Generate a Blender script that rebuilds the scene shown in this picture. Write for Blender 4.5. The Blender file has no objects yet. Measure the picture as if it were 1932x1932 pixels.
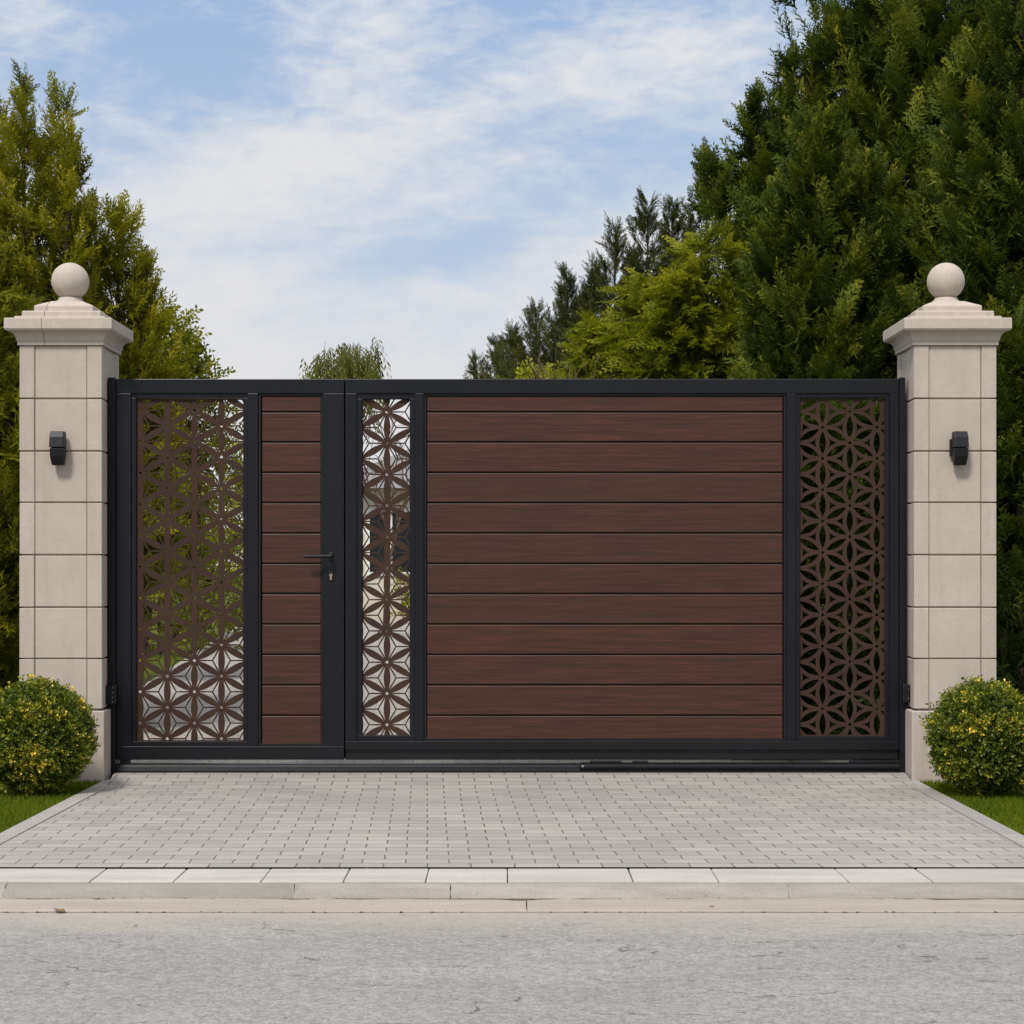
import bpy, bmesh, math, random, zlib
import numpy as np
from mathutils import Vector, Matrix
from mathutils.geometry import delaunay_2d_cdt

random.seed(7)
RNG = np.random.default_rng(11)
S = bpy.context.scene
COL = S.collection
R = math.radians

# ------------------------------------------------------------------ camera frame of reference
H = 1.045                       # eye height
F, CX, HY = 3548.0, 966.0, 1077.0
def X(px, d): return (px - CX) / F * d
def Z(py, d): return H + (HY - py) / F * d
GD = 9.50                       # distance of the gate's front face
PD = 9.35                       # distance of the pillar fronts
def gx(px): return X(px, GD)
def gz(py): return Z(py, GD)
GROUND_GATE = 0.028

# ------------------------------------------------------------------ materials
def new_mat(name):
    m = bpy.data.materials.new(name); m.use_nodes = True
    nt = m.node_tree; nt.nodes.clear()
    out = nt.nodes.new('ShaderNodeOutputMaterial')
    return m, nt, out
class NB:
    def __init__(s, nt): s.nt = nt
    def n(s, t, **kw):
        nd = s.nt.nodes.new(t)
        for k, v in kw.items():
            if k.startswith('i_'):
                key = k[2:]
                key = int(key) if key.isdigit() else key.replace('_', ' ')
                if hasattr(v, 'is_output'): s.nt.links.new(v, nd.inputs[key])
                else: nd.inputs[key].default_value = v
            else: setattr(nd, k, v)
        return nd
    def math(s, op, a, b=None, c=None, clamp=False):
        nd = s.nt.nodes.new('ShaderNodeMath'); nd.operation = op; nd.use_clamp = clamp
        for i, v in enumerate((a, b, c)):
            if v is None: continue
            if hasattr(v, 'is_output'): s.nt.links.new(v, nd.inputs[i])
            else: nd.inputs[i].default_value = v
        return nd.outputs[0]
    def mix(s, f, a, b, blend='MIX'):
        nd = s.nt.nodes.new('ShaderNodeMix'); nd.data_type = 'RGBA'; nd.blend_type = blend
        for i, v in ((0, f), (6, a), (7, b)):
            if hasattr(v, 'is_output'): s.nt.links.new(v, nd.inputs[i])
            else: nd.inputs[i].default_value = v if i == 0 else (tuple(v) + (1,) if len(v) == 3 else v)
        return nd.outputs[2]
    def ramp(s, f, stops, interp='LINEAR'):
        nd = s.nt.nodes.new('ShaderNodeValToRGB'); nd.color_ramp.interpolation = interp
        el = nd.color_ramp.elements
        while len(el) < len(stops): el.new(0.5)
        for e, (p, c) in zip(el, stops):
            e.position = p
            e.color = tuple(c) + (1,) if hasattr(c, '__len__') else (c, c, c, 1)
        s.nt.links.new(f, nd.inputs[0]); return nd.outputs[0]
    def link(s, a, b): s.nt.links.new(a, b)
    def coords(s, scale=(1, 1, 1), rot=(0, 0, 0), loc=(0, 0, 0), kind='Object'):
        tc = s.nt.nodes.new('ShaderNodeTexCoord'); mp = s.nt.nodes.new('ShaderNodeMapping')
        mp.inputs['Scale'].default_value = scale; mp.inputs['Rotation'].default_value = rot; mp.inputs['Location'].default_value = loc
        s.nt.links.new(tc.outputs[kind], mp.inputs[0]); return mp.outputs[0]
    def noise(s, vec, scale, detail=4, rough=0.55, dist=0):
        nd = s.nt.nodes.new('ShaderNodeTexNoise'); s.nt.links.new(vec, nd.inputs['Vector'])
        nd.inputs['Scale'].default_value = scale; nd.inputs['Detail'].default_value = detail
        nd.inputs['Roughness'].default_value = rough; nd.inputs['Distortion'].default_value = dist
        return nd.outputs[0]
    def bump(s, h, strength, dist, normal=None):
        nd = s.nt.nodes.new('ShaderNodeBump'); nd.inputs['Strength'].default_value = strength; nd.inputs['Distance'].default_value = dist
        s.nt.links.new(h, nd.inputs['Height'])
        if normal is not None: s.nt.links.new(normal, nd.inputs['Normal'])
        return nd.outputs[0]
def principled(nb, out, color, rough=0.6, metal=0.0, spec=0.5, normal=None):
    p = nb.n('ShaderNodeBsdfPrincipled')
    for k, v in (('Base Color', color), ('Roughness', rough), ('Metallic', metal), ('Specular IOR Level', spec)):
        if hasattr(v, 'is_output'): nb.link(v, p.inputs[k])
        else: p.inputs[k].default_value = tuple(v) + (1,) if k == 'Base Color' else v
    if normal is not None: nb.link(normal, p.inputs['Normal'])
    nb.link(p.outputs[0], out.inputs[0]); return p

def mat_stone(name, base, dirt):
    m, nt, out = new_mat(name); nb = NB(nt); v = nb.coords()
    big = nb.noise(v, 3.2, 5, 0.6); fine = nb.noise(v, 160, 3, 0.7); mid = nb.noise(v, 26, 4, 0.6)
    streak = nb.noise(nb.coords(scale=(9, 9, 1.1)), 1.6, 4, 0.6)
    c = nb.mix(nb.ramp(big, [(0.35, 0), (0.68, 1)]), base, tuple(b * d for b, d in zip(base, dirt)))
    c = nb.mix(nb.math('MULTIPLY', nb.ramp(streak, [(0.50, 0), (0.74, 1)]), 0.5), c, tuple(b * k for b, k in zip(base, (.74, .71, .66))))
    c = nb.mix(0.26, c, nb.ramp(fine, [(0.3, 0.33), (0.7, 0.74)]), 'OVERLAY')
    c = nb.mix(0.16, c, nb.ramp(mid, [(0.3, 0.4), (0.7, 0.66)]), 'OVERLAY')
    at = nb.n('ShaderNodeAttribute', attribute_name='tint').outputs['Fac']
    c = nb.mix(nb.math('MULTIPLY', at, 0.34), c, tuple(b * k for b, k in zip(base, (.80, .77, .72))))
    spot = nb.noise(v, 11, 5, 0.7)
    c = nb.mix(nb.math('MULTIPLY', nb.ramp(spot, [(0.60, 0), (0.76, 1)]), 0.30), c, tuple(b * k for b, k in zip(base, (.66, .62, .55))))
    n = nb.bump(fine, 0.25, 0.0018); n = nb.bump(mid, 0.15, 0.002, n)
    principled(nb, out, c, 0.82, 0, 0.25, n); return m
def mat_metal(name, col, rough=0.38, bump=True, spec=0.28):
    m, nt, out = new_mat(name); nb = NB(nt); v = nb.coords()
    n1 = nb.noise(v, 2.5, 4, 0.6); f = nb.noise(v, 700, 2, 0.6)
    c = nb.mix(nb.ramp(n1, [(0.35, 0), (0.7, 1)]), col, tuple(x * 1.35 for x in col))
    rr = nb.n('ShaderNodeMapRange', i_0=n1, i_3=rough - 0.06, i_4=rough + 0.1).outputs[0]
    principled(nb, out, c, rr, 0.0, spec, nb.bump(f, 0.06, 0.0006) if bump else None); return m
def mat_wood(name):
    m, nt, out = new_mat(name); nb = NB(nt)
    at = nb.n('ShaderNodeAttribute', attribute_name='tint').outputs['Fac']
    tc = nb.n('ShaderNodeTexCoord').outputs['Object']
    off = nb.n('ShaderNodeCombineXYZ', i_0=nb.math('MULTIPLY', at, 37.0), i_2=nb.math('MULTIPLY', at, 11.0)).outputs[0]
    v = nb.n('ShaderNodeVectorMath', operation='ADD', i_0=tc, i_1=off).outputs[0]
    def mp(sc):
        q = nb.n('ShaderNodeMapping'); q.inputs['Scale'].default_value = sc; nb.link(v, q.inputs[0]); return q.outputs[0]
    g1 = nb.noise(mp((0.9, 1, 24)), 3.0, 5, 0.65, 0.6)
    g2 = nb.noise(mp((2.2, 1, 120)), 3.0, 4, 0.7, 0.25)
    g3 = nb.noise(mp((0.8, 1, 3)), 1.6, 3, 0.6)
    c = nb.ramp(g1, [(0.25, (0.022, 0.0085, 0.006)), (0.5, (0.052, 0.016, 0.0105)), (0.75, (0.092, 0.026, 0.0165))])
    c = nb.mix(0.55, c, nb.ramp(g2, [(0.3, 0.22), (0.7, 0.78)]), 'OVERLAY')
    brown = nb.mix(0.6, c, (0.036, 0.019, 0.0125))
    k = nb.math('ADD', nb.math('MULTIPLY_ADD', at, 0.42, 0.16), nb.math('MULTIPLY', nb.math('SUBTRACT', g3, 0.5), 1.5), clamp=True)
    c = nb.mix(k, c, brown)
    n = nb.bump(g2, 0.25, 0.0012)
    c = nb.mix(1.0, c, (1.10, 1.13, 1.12), 'MULTIPLY')
    principled(nb, out, c, 0.45, 0, 0.35, n); return m
def mat_flat(name, col, rough=0.6, metal=0.0, spec=0.5):
    m, nt, out = new_mat(name); nb = NB(nt); v = nb.coords()
    f = nb.noise(v, 40, 3, 0.6)
    principled(nb, out, nb.mix(nb.ramp(f, [(0.3, 0), (0.7, 1)]), tuple(c * 0.85 for c in col), tuple(min(1, c * 1.12) for c in col)), rough, metal, spec); return m
def mat_leaf(name, stops, trans=0.3, rough=0.6, spec=0.12):
    m, nt, out = new_mat(name); nb = NB(nt)
    at = nb.n('ShaderNodeAttribute', attribute_name='tint').outputs['Fac']
    c = nb.ramp(at, stops)
    p = nb.n('ShaderNodeBsdfPrincipled'); nb.link(c, p.inputs['Base Color'])
    p.inputs['Roughness'].default_value = rough; p.inputs['Specular IOR Level'].default_value = spec
    t = nb.n('ShaderNodeBsdfTranslucent'); nb.link(nb.mix(1.0, c, (1.5, 1.5, 0.7), 'MULTIPLY'), t.inputs[0])
    mx = nb.n('ShaderNodeMixShader', i_0=trans); nb.link(p.outputs[0], mx.inputs[1]); nb.link(t.outputs[0], mx.inputs[2])
    nb.link(mx.outputs[0], out.inputs[0]); return m
def mat_bark(name, col):
    m, nt, out = new_mat(name); nb = NB(nt)
    g = nb.noise(nb.coords(scale=(18, 18, 3)), 2.0, 5, 0.7)
    principled(nb, out, nb.mix(g, tuple(c * 0.45 for c in col), tuple(c * 1.5 for c in col)), 0.9, 0, 0.2, nb.bump(g, 0.6, 0.01)); return m

def mat_paver():
    m, nt, out = new_mat('paver'); nb = NB(nt)
    tc = nb.n('ShaderNodeTexCoord').outputs['Object']
    sx = nb.n('ShaderNodeSeparateXYZ', i_0=tc)
    wob = nb.noise(tc, 3.0, 2, 0.5); wob2 = nb.noise(tc, 9.0, 2, 0.5)
    xx = nb.math('ADD', nb.math('ADD', sx.outputs[0], nb.math('MULTIPLY', sx.outputs[1], 0.045)), nb.math('MULTIPLY', nb.math('SUBTRACT', wob2, 0.5), 0.012))
    yy = nb.math('ADD', sx.outputs[1], nb.math('MULTIPLY', nb.math('SUBTRACT', wob, 0.5), 0.02))
    v = nb.n('ShaderNodeCombineXYZ', i_0=xx, i_1=yy).outputs[0]
    br = nb.n('ShaderNodeTexBrick', offset=0.5, offset_frequency=2, squash=1.0)
    nb.link(v, br.inputs['Vector'])
    br.inputs['Scale'].default_value = 1.0; br.inputs['Brick Width'].default_value = 0.155; br.inputs['Row Height'].default_value = 0.096
    br.inputs['Mortar Size'].default_value = 0.0027; br.inputs['Mortar Smooth'].default_value = 0.25; br.inputs['Bias'].default_value = 0.0
    br.inputs['Color1'].default_value = (0.372, 0.350, 0.325, 1); br.inputs['Color2'].default_value = (0.285, 0.270, 0.253, 1)
    br.inputs['Mortar'].default_value = (0.075, 0.066, 0.057, 1)
    big = nb.noise(tc, 1.1, 5, 0.6); fine = nb.noise(tc, 260, 3, 0.7); mid = nb.noise(nb.coords(scale=(2.2, 12, 1)), 2.4, 4, 0.6)
    c = nb.mix(nb.ramp(big, [(0.35, 0), (0.7, 0.42)]), br.outputs['Color'], (0.222, 0.210, 0.198))
    c = nb.mix(nb.math('MULTIPLY', nb.ramp(mid, [(0.4, 0), (0.75, 1)]), 0.35), c, (0.40, 0.388, 0.37))
    c = nb.mix(0.3, c, nb.ramp(fine, [(0.3, 0.3), (0.7, 0.72)]), 'OVERLAY')
    h = nb.math('SUBTRACT', 1.0, br.outputs['Fac'])
    n = nb.bump(h, 0.9, 0.005); n = nb.bump(fine, 0.3, 0.002, n)
    principled(nb, out, c, 0.78, 0, 0.3, n); return m
def mat_asphalt():
    m, nt, out = new_mat('asphalt'); nb = NB(nt)
    tc = nb.n('ShaderNodeTexCoord').outputs['Object']
    sx = nb.n('ShaderNodeSeparateXYZ', i_0=tc)
    fine = nb.noise(tc, 120, 4, 0.8); grit = nb.noise(tc, 48, 4, 0.7); big = nb.noise(tc, 0.9, 5, 0.6); pat = nb.noise(nb.coords(scale=(0.7, 2.5, 1)), 2.0, 4, 0.6)
    vo = nb.n('ShaderNodeTexVoronoi', feature='F1'); nb.link(tc, vo.inputs['Vector']); vo.inputs['Scale'].default_value = 150
    c = nb.mix(nb.ramp(big, [(0.3, 0), (0.7, 1)]), (0.248, 0.241, 0.232), (0.300, 0.292, 0.281))
    c = nb.mix(nb.math('MULTIPLY', nb.ramp(pat, [(0.45, 0), (0.75, 1)]), 0.4), c, (0.20, 0.197, 0.19))
    c = nb.mix(0.36, c, nb.ramp(fine, [(0.34, 0.12), (0.66, 0.9)]), 'OVERLAY')
    c = nb.mix(0.3, c, nb.ramp(grit, [(0.38, 0.22), (0.62, 0.8)]), 'OVERLAY')
    c = nb.mix(nb.math('MULTIPLY', nb.ramp(vo.outputs['Color'], [(0.86, 0), (0.93, 1)]), 0.55), c, (0.09, 0.088, 0.085))
    # cracks: the thin edges of large stretched cells, broken up so only pieces show
    wv = nb.n('ShaderNodeVectorMath', operation='ADD', i_0=nb.coords(scale=(1.0, 2.7, 1)), i_1=nb.n('ShaderNodeVectorMath', operation='SCALE', i_0=nb.n('ShaderNodeTexNoise', i_Vector=tc, i_Scale=7.0, i_Detail=4.0).outputs['Color'], i_3=0.32).outputs[0]).outputs[0]
    ve = nb.n('ShaderNodeTexVoronoi', feature='DISTANCE_TO_EDGE'); nb.link(wv, ve.inputs['Vector']); ve.inputs['Scale'].default_value = 2.1
    crack = nb.ramp(ve.outputs['Distance'], [(0.006, 1), (0.02, 0)])
    brk = nb.ramp(nb.noise(nb.coords(scale=(1.4, 3.5, 1)), 3.3, 4, 0.7), [(0.53, 0), (0.6, 1)])
    crack = nb.math('MULTIPLY', crack, brk)
    c = nb.mix(nb.math('MULTIPLY', crack, 0.6), c, (0.055, 0.05, 0.046))
    # pale sandy dust washed against the gutter
    dn = nb.math('ADD', sx.outputs[1], nb.math('MULTIPLY', nb.math('SUBTRACT', nb.noise(nb.coords(scale=(0.8, 2, 1)), 2.5, 5, 0.65), 0.5), 0.55))
    dust = nb.ramp(nb.n('ShaderNodeMapRange', i_0=dn, i_1=5.62, i_2=6.02).outputs[0], [(0, 0), (1, 0.75)])
    c = nb.mix(dust, c, (0.39, 0.35, 0.31))
    h = nb.math('ADD', fine, nb.math('MULTIPLY', grit, 0.7)); h = nb.math('SUBTRACT', h, nb.math('MULTIPLY', crack, 2.0))
    principled(nb, out, c, 0.85, 0, 0.25, nb.bump(h, 0.55, 0.004)); return m
def mat_concrete(name, col, col2, stretch=(1.2, 6, 6)):
    m, nt, out = new_mat(name); nb = NB(nt); v = nb.coords()
    at = nb.n('ShaderNodeAttribute', attribute_name='tint').outputs['Fac']
    big = nb.noise(nb.coords(scale=stretch), 1.6, 5, 0.65); fine = nb.noise(v, 230, 3, 0.7); spots = nb.noise(v, 38, 4, 0.7)
    c = nb.mix(nb.ramp(big, [(0.32, 0), (0.68, 1)]), col, col2)
    c = nb.mix(nb.math('MULTIPLY', at, 0.5), c, tuple(x * 0.72 for x in col2))
    c = nb.mix(0.38, c, nb.ramp(fine, [(0.3, 0.28), (0.7, 0.74)]), 'OVERLAY')
    c = nb.mix(nb.math('MULTIPLY', nb.ramp(spots, [(0.62, 0), (0.78, 1)]), 0.5), c, tuple(x * 0.5 for x in col2))
    principled(nb, out, c, 0.8, 0, 0.3, nb.bump(fine, 0.35, 0.002, nb.bump(spots, 0.25, 0.004))); return m
def mat_lawn():
    m, nt, out = new_mat('lawn_turf'); nb = NB(nt); v = nb.coords()
    a = nb.noise(v, 1.2, 5, 0.6); b = nb.noise(v, 55, 4, 0.7)
    c = nb.mix(nb.ramp(a, [(0.3, 0), (0.7, 1)]), (0.055, 0.078, 0.007), (0.09, 0.118, 0.010))
    c = nb.mix(0.8, c, nb.ramp(b, [(0.3, 0.2), (0.7, 0.8)]), 'OVERLAY')
    principled(nb, out, c, 0.9, 0, 0.1, nb.bump(b, 0.8, 0.03)); return m

M = {}
M['stone'] = mat_stone('pale_stone', (0.485, 0.428, 0.374), (0.88, 0.86, 0.83))
M['plinth'] = mat_stone('plinth_stone', (0.46, 0.406, 0.357), (0.9, 0.88, 0.85))
M['metal'] = mat_metal('anthracite_paint', (0.0060, 0.0063, 0.0088), 0.32)
M['black'] = mat_metal('black_metal', (0.008, 0.008, 0.009), 0.42)
M['lamp'] = mat_metal('lamp_housing', (0.010, 0.0105, 0.013), 0.45)
M['screen'] = mat_metal('brown_sheet', (0.040, 0.0225, 0.0155), 0.6, spec=0.15)
M['wood'] = mat_wood('reddish_planks')
M['brass'] = mat_flat('brass', (0.55, 0.45, 0.28), 0.3, 1.0)
M['steel'] = mat_flat('steel', (0.5, 0.5, 0.5), 0.35, 1.0)
M['paver'] = mat_paver(); M['asphalt'] = mat_asphalt(); M['lawn'] = mat_lawn()
M['slab'] = mat_concrete('slab_concrete', (0.52, 0.50, 0.47), (0.39, 0.37, 0.345))
M['kerb'] = mat_concrete('kerb_concrete', (0.375, 0.350, 0.320), (0.245, 0.226, 0.205))
M['gutter'] = mat_concrete('gutter_concrete', (0.39, 0.345, 0.305), (0.32, 0.283, 0.25))
M['edging'] = mat_concrete('edging_concrete', (0.38, 0.36, 0.335), (0.31, 0.295, 0.275), (6, 1.5, 6))
M['joint'] = mat_flat('joint_soil', (0.085, 0.068, 0.05), 0.95)
M['moss'] = mat_flat('moss', (0.075, 0.07, 0.02), 0.95)
M['dead'] = mat_flat('dead_leaf', (0.20, 0.11, 0.045), 0.8)
M['bark'] = mat_bark('bark', (0.055, 0.040, 0.029))
M['twig'] = mat_bark('twig', (0.12, 0.08, 0.055))
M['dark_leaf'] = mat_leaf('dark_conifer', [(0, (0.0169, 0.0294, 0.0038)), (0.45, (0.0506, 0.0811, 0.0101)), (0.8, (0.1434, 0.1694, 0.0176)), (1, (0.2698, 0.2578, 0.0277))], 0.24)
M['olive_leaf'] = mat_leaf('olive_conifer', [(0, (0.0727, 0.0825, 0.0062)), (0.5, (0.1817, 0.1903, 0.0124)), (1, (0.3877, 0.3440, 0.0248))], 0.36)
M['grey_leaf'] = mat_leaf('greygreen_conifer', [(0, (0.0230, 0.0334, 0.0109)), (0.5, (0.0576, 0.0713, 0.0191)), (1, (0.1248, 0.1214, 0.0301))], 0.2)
M['gold_leaf'] = mat_leaf('golden_conifer', [(0, (0.0677, 0.0906, 0.0055)), (0.5, (0.1727, 0.2021, 0.0125)), (1, (0.3945, 0.3902, 0.0418))], 0.38)
M['shrub_leaf'] = mat_leaf('shrub_leaf', [(0, (0.0450, 0.0600, 0.0045)), (0.5, (0.1275, 0.1500, 0.0090)), (1, (0.3150, 0.2850, 0.0225))], 0.36)
M['willow_leaf'] = mat_leaf('willow_leaf', [(0, (0.0650, 0.0715, 0.0156)), (0.5, (0.1300, 0.1365, 0.0286)), (1, (0.2340, 0.2210, 0.0585))], 0.35)
M['box_leaf'] = mat_leaf('box_leaf', [(0, (0.0260, 0.0511, 0.0059)), (0.45, (0.0973, 0.1376, 0.0118)), (0.78, (0.2595, 0.2653, 0.0196)), (0.9, (0.6487, 0.4717, 0.0393)), (1, (1.4054, 0.9435, 0.1179))], 0.25, 0.42, 0.3)
M['grass'] = mat_leaf('grass_blade', [(0, (0.0504, 0.0781, 0.0048)), (0.5, (0.1092, 0.1575, 0.0084)), (1, (0.2184, 0.2394, 0.0168))], 0.35)
M['wall'] = mat_flat('cream_render', (0.62, 0.56, 0.48), 0.9)
M['roof'] = mat_flat('grey_roof', (0.20, 0.20, 0.21), 0.8)
M['white'] = mat_flat('white_paint', (0.75, 0.74, 0.72), 0.5)
M['glass'] = mat_flat('window_glass', (0.02, 0.024, 0.028), 0.08)

# ------------------------------------------------------------------ object helpers
def tag(o, label=None, cat=None, group=None, kind=None):
    if label: o['label'] = label
    if cat: o['category'] = cat
    if group: o['group'] = group
    if kind: o['kind'] = kind
    return o
def thing(name, loc, label, cat, group=None):
    o = bpy.data.objects.new(name, None); COL.objects.link(o); o.location = loc; o.empty_display_size = 0.2
    return tag(o, label, cat, group)
def root_loc(p):
    while p.parent: p = p.parent
    return Vector(p.location)
def obj(name, me, mat, parent=None, bevel=0, smooth=False, seg=2):
    """me: bmesh or mesh in world coordinates"""
    if isinstance(me, bmesh.types.BMesh):
        m = bpy.data.meshes.new(name); me.normal_update(); me.to_mesh(m); me.free(); me = m
    if parent is not None:
        me.transform(Matrix.Translation(-root_loc(parent)))
    if smooth:
        for p in me.polygons: p.use_smooth = True
    me.materials.append(mat)
    o = bpy.data.objects.new(name, me); COL.objects.link(o)
    if parent is not None: o.parent = parent
    if bevel:
        b = o.modifiers.new('bevel', 'BEVEL'); b.width = bevel; b.segments = seg; b.limit_method = 'ANGLE'; b.angle_limit = R(35); b.harden_normals = False
    return o
def struct(name, me, mat, **kw): return tag(obj(name, me, mat, **kw), kind='structure')
def copy_tree(o, parent=None):
    c = o.copy(); COL.objects.link(c)
    if parent is not None: c.parent = parent
    for ch in list(o.children): copy_tree(ch, c)
    return c
def box(bm, x0, x1, y0, y1, z0, z1):
    v = [bm.verts.new(p) for p in ((x0, y0, z0), (x1, y0, z0), (x1, y1, z0), (x0, y1, z0), (x0, y0, z1), (x1, y0, z1), (x1, y1, z1), (x0, y1, z1))]
    for f in ((0, 3, 2, 1), (4, 5, 6, 7), (0, 1, 5, 4), (1, 2, 6, 5), (2, 3, 7, 6), (3, 0, 4, 7)): bm.faces.new([v[i] for i in f])
    return v
def cyl(bm, a, b, r0, r1=None, n=16, caps=True):
    a, b = Vector(a), Vector(b); r1 = r0 if r1 is None else r1
    ax = (b - a).normalized(); u = ax.orthogonal().normalized(); w = ax.cross(u)
    ra = [bm.verts.new(a + (u * math.cos(t) + w * math.sin(t)) * r0) for t in [2 * math.pi * i / n for i in range(n)]]
    rb = [bm.verts.new(b + (u * math.cos(t) + w * math.sin(t)) * r1) for t in [2 * math.pi * i / n for i in range(n)]]
    for i in range(n): bm.faces.new((ra[i], ra[(i + 1) % n], rb[(i + 1) % n], rb[i]))
    if caps: bm.faces.new(ra[::-1]); bm.faces.new(rb)
def lathe(bm, prof, c, n=32, square=False):
    rings = []
    for r, z in prof:
        if square: rings.append([bm.verts.new((c[0] + sx * r, c[1] + sy * r, z)) for sx, sy in ((-1, -1), (1, -1), (1, 1), (-1, 1))])
        else: rings.append([bm.verts.new((c[0] + r * math.cos(2 * math.pi * i / n), c[1] + r * math.sin(2 * math.pi * i / n), z)) for i in range(n)])
    for a, b in zip(rings, rings[1:]):
        k = len(a)
        for i in range(k): bm.faces.new((a[i], a[(i + 1) % k], b[(i + 1) % k], b[i]))
    bm.faces.new(rings[0][::-1]); bm.faces.new(rings[-1])
def prism_x(bm, prof, x0, x1):
    """(y,z) outline, counter-clockwise seen from +x, extruded along x"""
    a = [bm.verts.new((x0, y, z)) for y, z in prof]; b = [bm.verts.new((x1, y, z)) for y, z in prof]; n = len(prof)
    for i in range(n): bm.faces.new((a[i], b[i], b[(i + 1) % n], a[(i + 1) % n]))
    bm.faces.new(a[::-1]); bm.faces.new(b)
    bmesh.ops.recalc_face_normals(bm, faces=bm.faces[:])
def set_tint(me, vals):
    at = me.attributes.new('tint', 'FLOAT', 'POINT'); at.data.foreach_set('value', np.asarray(vals, dtype=np.float32))
def soup(name, verts, tint=None):
    n = len(verts); me = bpy.data.meshes.new(name)
    me.vertices.add(n); me.vertices.foreach_set('co', np.asarray(verts, dtype=np.float32).ravel())
    me.loops.add(n); me.loops.foreach_set('vertex_index', np.arange(n, dtype=np.int32))
    me.polygons.add(n // 3); me.polygons.foreach_set('loop_start', np.arange(0, n, 3, dtype=np.int32))
    if tint is not None: set_tint(me, tint)
    me.update(calc_edges=True); return me

# ------------------------------------------------------------------ foliage
def template(kind, seed):
    r = np.random.default_rng(seed); T = []; O = []
    def blade(p, d, L, w, nrm=(0, 0, 1)):
        p = np.array(p, float); d = np.array(d, float); d /= np.linalg.norm(d)
        s = np.cross(d, nrm); s /= (np.linalg.norm(s) + 1e-9)
        T.append((p - s * w * 0.5, p + s * w * 0.5, p + d * L)); O.append(p[1] + 0.35 * L)
    def leaf(p, d, L, w, nrm):
        p = np.array(p, float); d = np.array(d, float); d /= np.linalg.norm(d)
        s = np.cross(d, nrm); s /= (np.linalg.norm(s) + 1e-9); mid = p + d * L * 0.5
        T.append((p, mid + s * w * 0.5, p + d * L)); T.append((p, p + d * L, mid - s * w * 0.5)); O.extend((p[1], p[1]))
    if kind in ('cypress', 'plume'):
        n = 8
        droop = 0.10 if kind == 'cypress' else -0.35
        blade((0, 0, 0), (0, 1, droop * 0.5), 1.0, 0.035)
        for k in range(n):
            t = 0.10 + 0.86 * k / (n - 1); z0 = droop * t * t
            for sgn in (-1, 1):
                L = (0.50 * (1 - t) ** 0.75 + 0.09) * r.uniform(0.75, 1.2) * (0.62 if kind == 'plume' else 0.85)
                a = R(r.uniform(30, 50)); d = np.array((sgn * math.sin(a), math.cos(a), r.uniform(-0.15, 0.4) + (-0.35 if kind == 'plume' else 0)))
                p = np.array((0, t, z0)); blade(p, d, L, 0.055)
                m = 2
                for j in range(m):
                    q = p + d / np.linalg.norm(d) * L * (0.28 + 0.32 * j)
                    for s2 in (-1, 1):
                        b = R(r.uniform(28, 50)) * s2
                        dd = np.array((d[0] * math.cos(b) - d[1] * math.sin(b), d[0] * math.sin(b) + d[1] * math.cos(b), d[2] + r.uniform(-0.25, 0.35)))
                        blade(q, dd, L * 0.46 * r.uniform(0.8, 1.2), 0.052, (r.uniform(-.6, .6), r.uniform(-.6, .6), 1))
    elif kind == 'shoot':
        blade((0, 0, 0), (0, 1, 0.05), 1.0, 0.03)
        for k in range(17):
            t = 0.05 + 0.9 * k / 16; a = k * 2.39996 + r.uniform(-.3, .3); fa = R(r.uniform(32, 52))
            d = np.array((math.cos(a) * math.sin(fa), math.cos(fa), math.sin(a) * math.sin(fa) * .7)); L = (0.26 * (1 - t) ** 0.7 + 0.085) * r.uniform(.75, 1.25); p = np.array((0, t, 0.05 * t))
            blade(p, d, L, 0.038, r.normal(size=3))
            for s2 in (-1, 1):
                dd = d + np.cross(d, r.normal(size=3)) * .6
                blade(p + d * L * r.uniform(.25, .6), dd, L * .55, 0.034, r.normal(size=3))
    elif kind == 'leafy':
        for k in range(13):
            t = 0.1 + 0.9 * k / 12; a = k * 2.4
            d = np.array((math.cos(a), 0.7, math.sin(a))); p = (0.03 * math.cos(a), t, 0.03 * math.sin(a))
            leaf(p, d, r.uniform(0.24, 0.36), 0.19, r.normal(size=3))
        blade((0, 0, 0), (0, 1, 0), 1.0, 0.03)
    elif kind == 'box':
        for k in range(9):
            t = 0.12 + 0.88 * k / 8; a = k * 2.0
            d = np.array((math.cos(a), 0.9, math.sin(a))); p = (0.05 * math.cos(a), t, 0.05 * math.sin(a))
            leaf(p, d, r.uniform(0.30, 0.44), 0.26, r.normal(size=3))
        blade((0, 0, 0), (0, 1, 0), 1.0, 0.05)
    elif kind == 'willow':
        for k in range(22):
            t = k / 21; a = k * 2.4
            p = (0.012 * math.cos(a) + 0.03 * math.sin(5 * t), t, 0.012 * math.sin(a))
            leaf(p, (math.cos(a) * 0.5, 1, math.sin(a) * 0.5), r.uniform(0.09, 0.15), 0.036, r.normal(size=3))
        blade((0, 0, 0), (0, 1, 0), 1.0, 0.008)
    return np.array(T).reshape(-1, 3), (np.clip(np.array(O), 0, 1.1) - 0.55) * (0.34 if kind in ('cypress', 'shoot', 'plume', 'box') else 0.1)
TPL = {k: [template(k, s) for s in range(4)] for k in ('cypress', 'shoot', 'plume', 'leafy', 'box', 'willow')}
def norm(a): return a / (np.linalg.norm(a, axis=-1, keepdims=True) + 1e-9)
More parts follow.
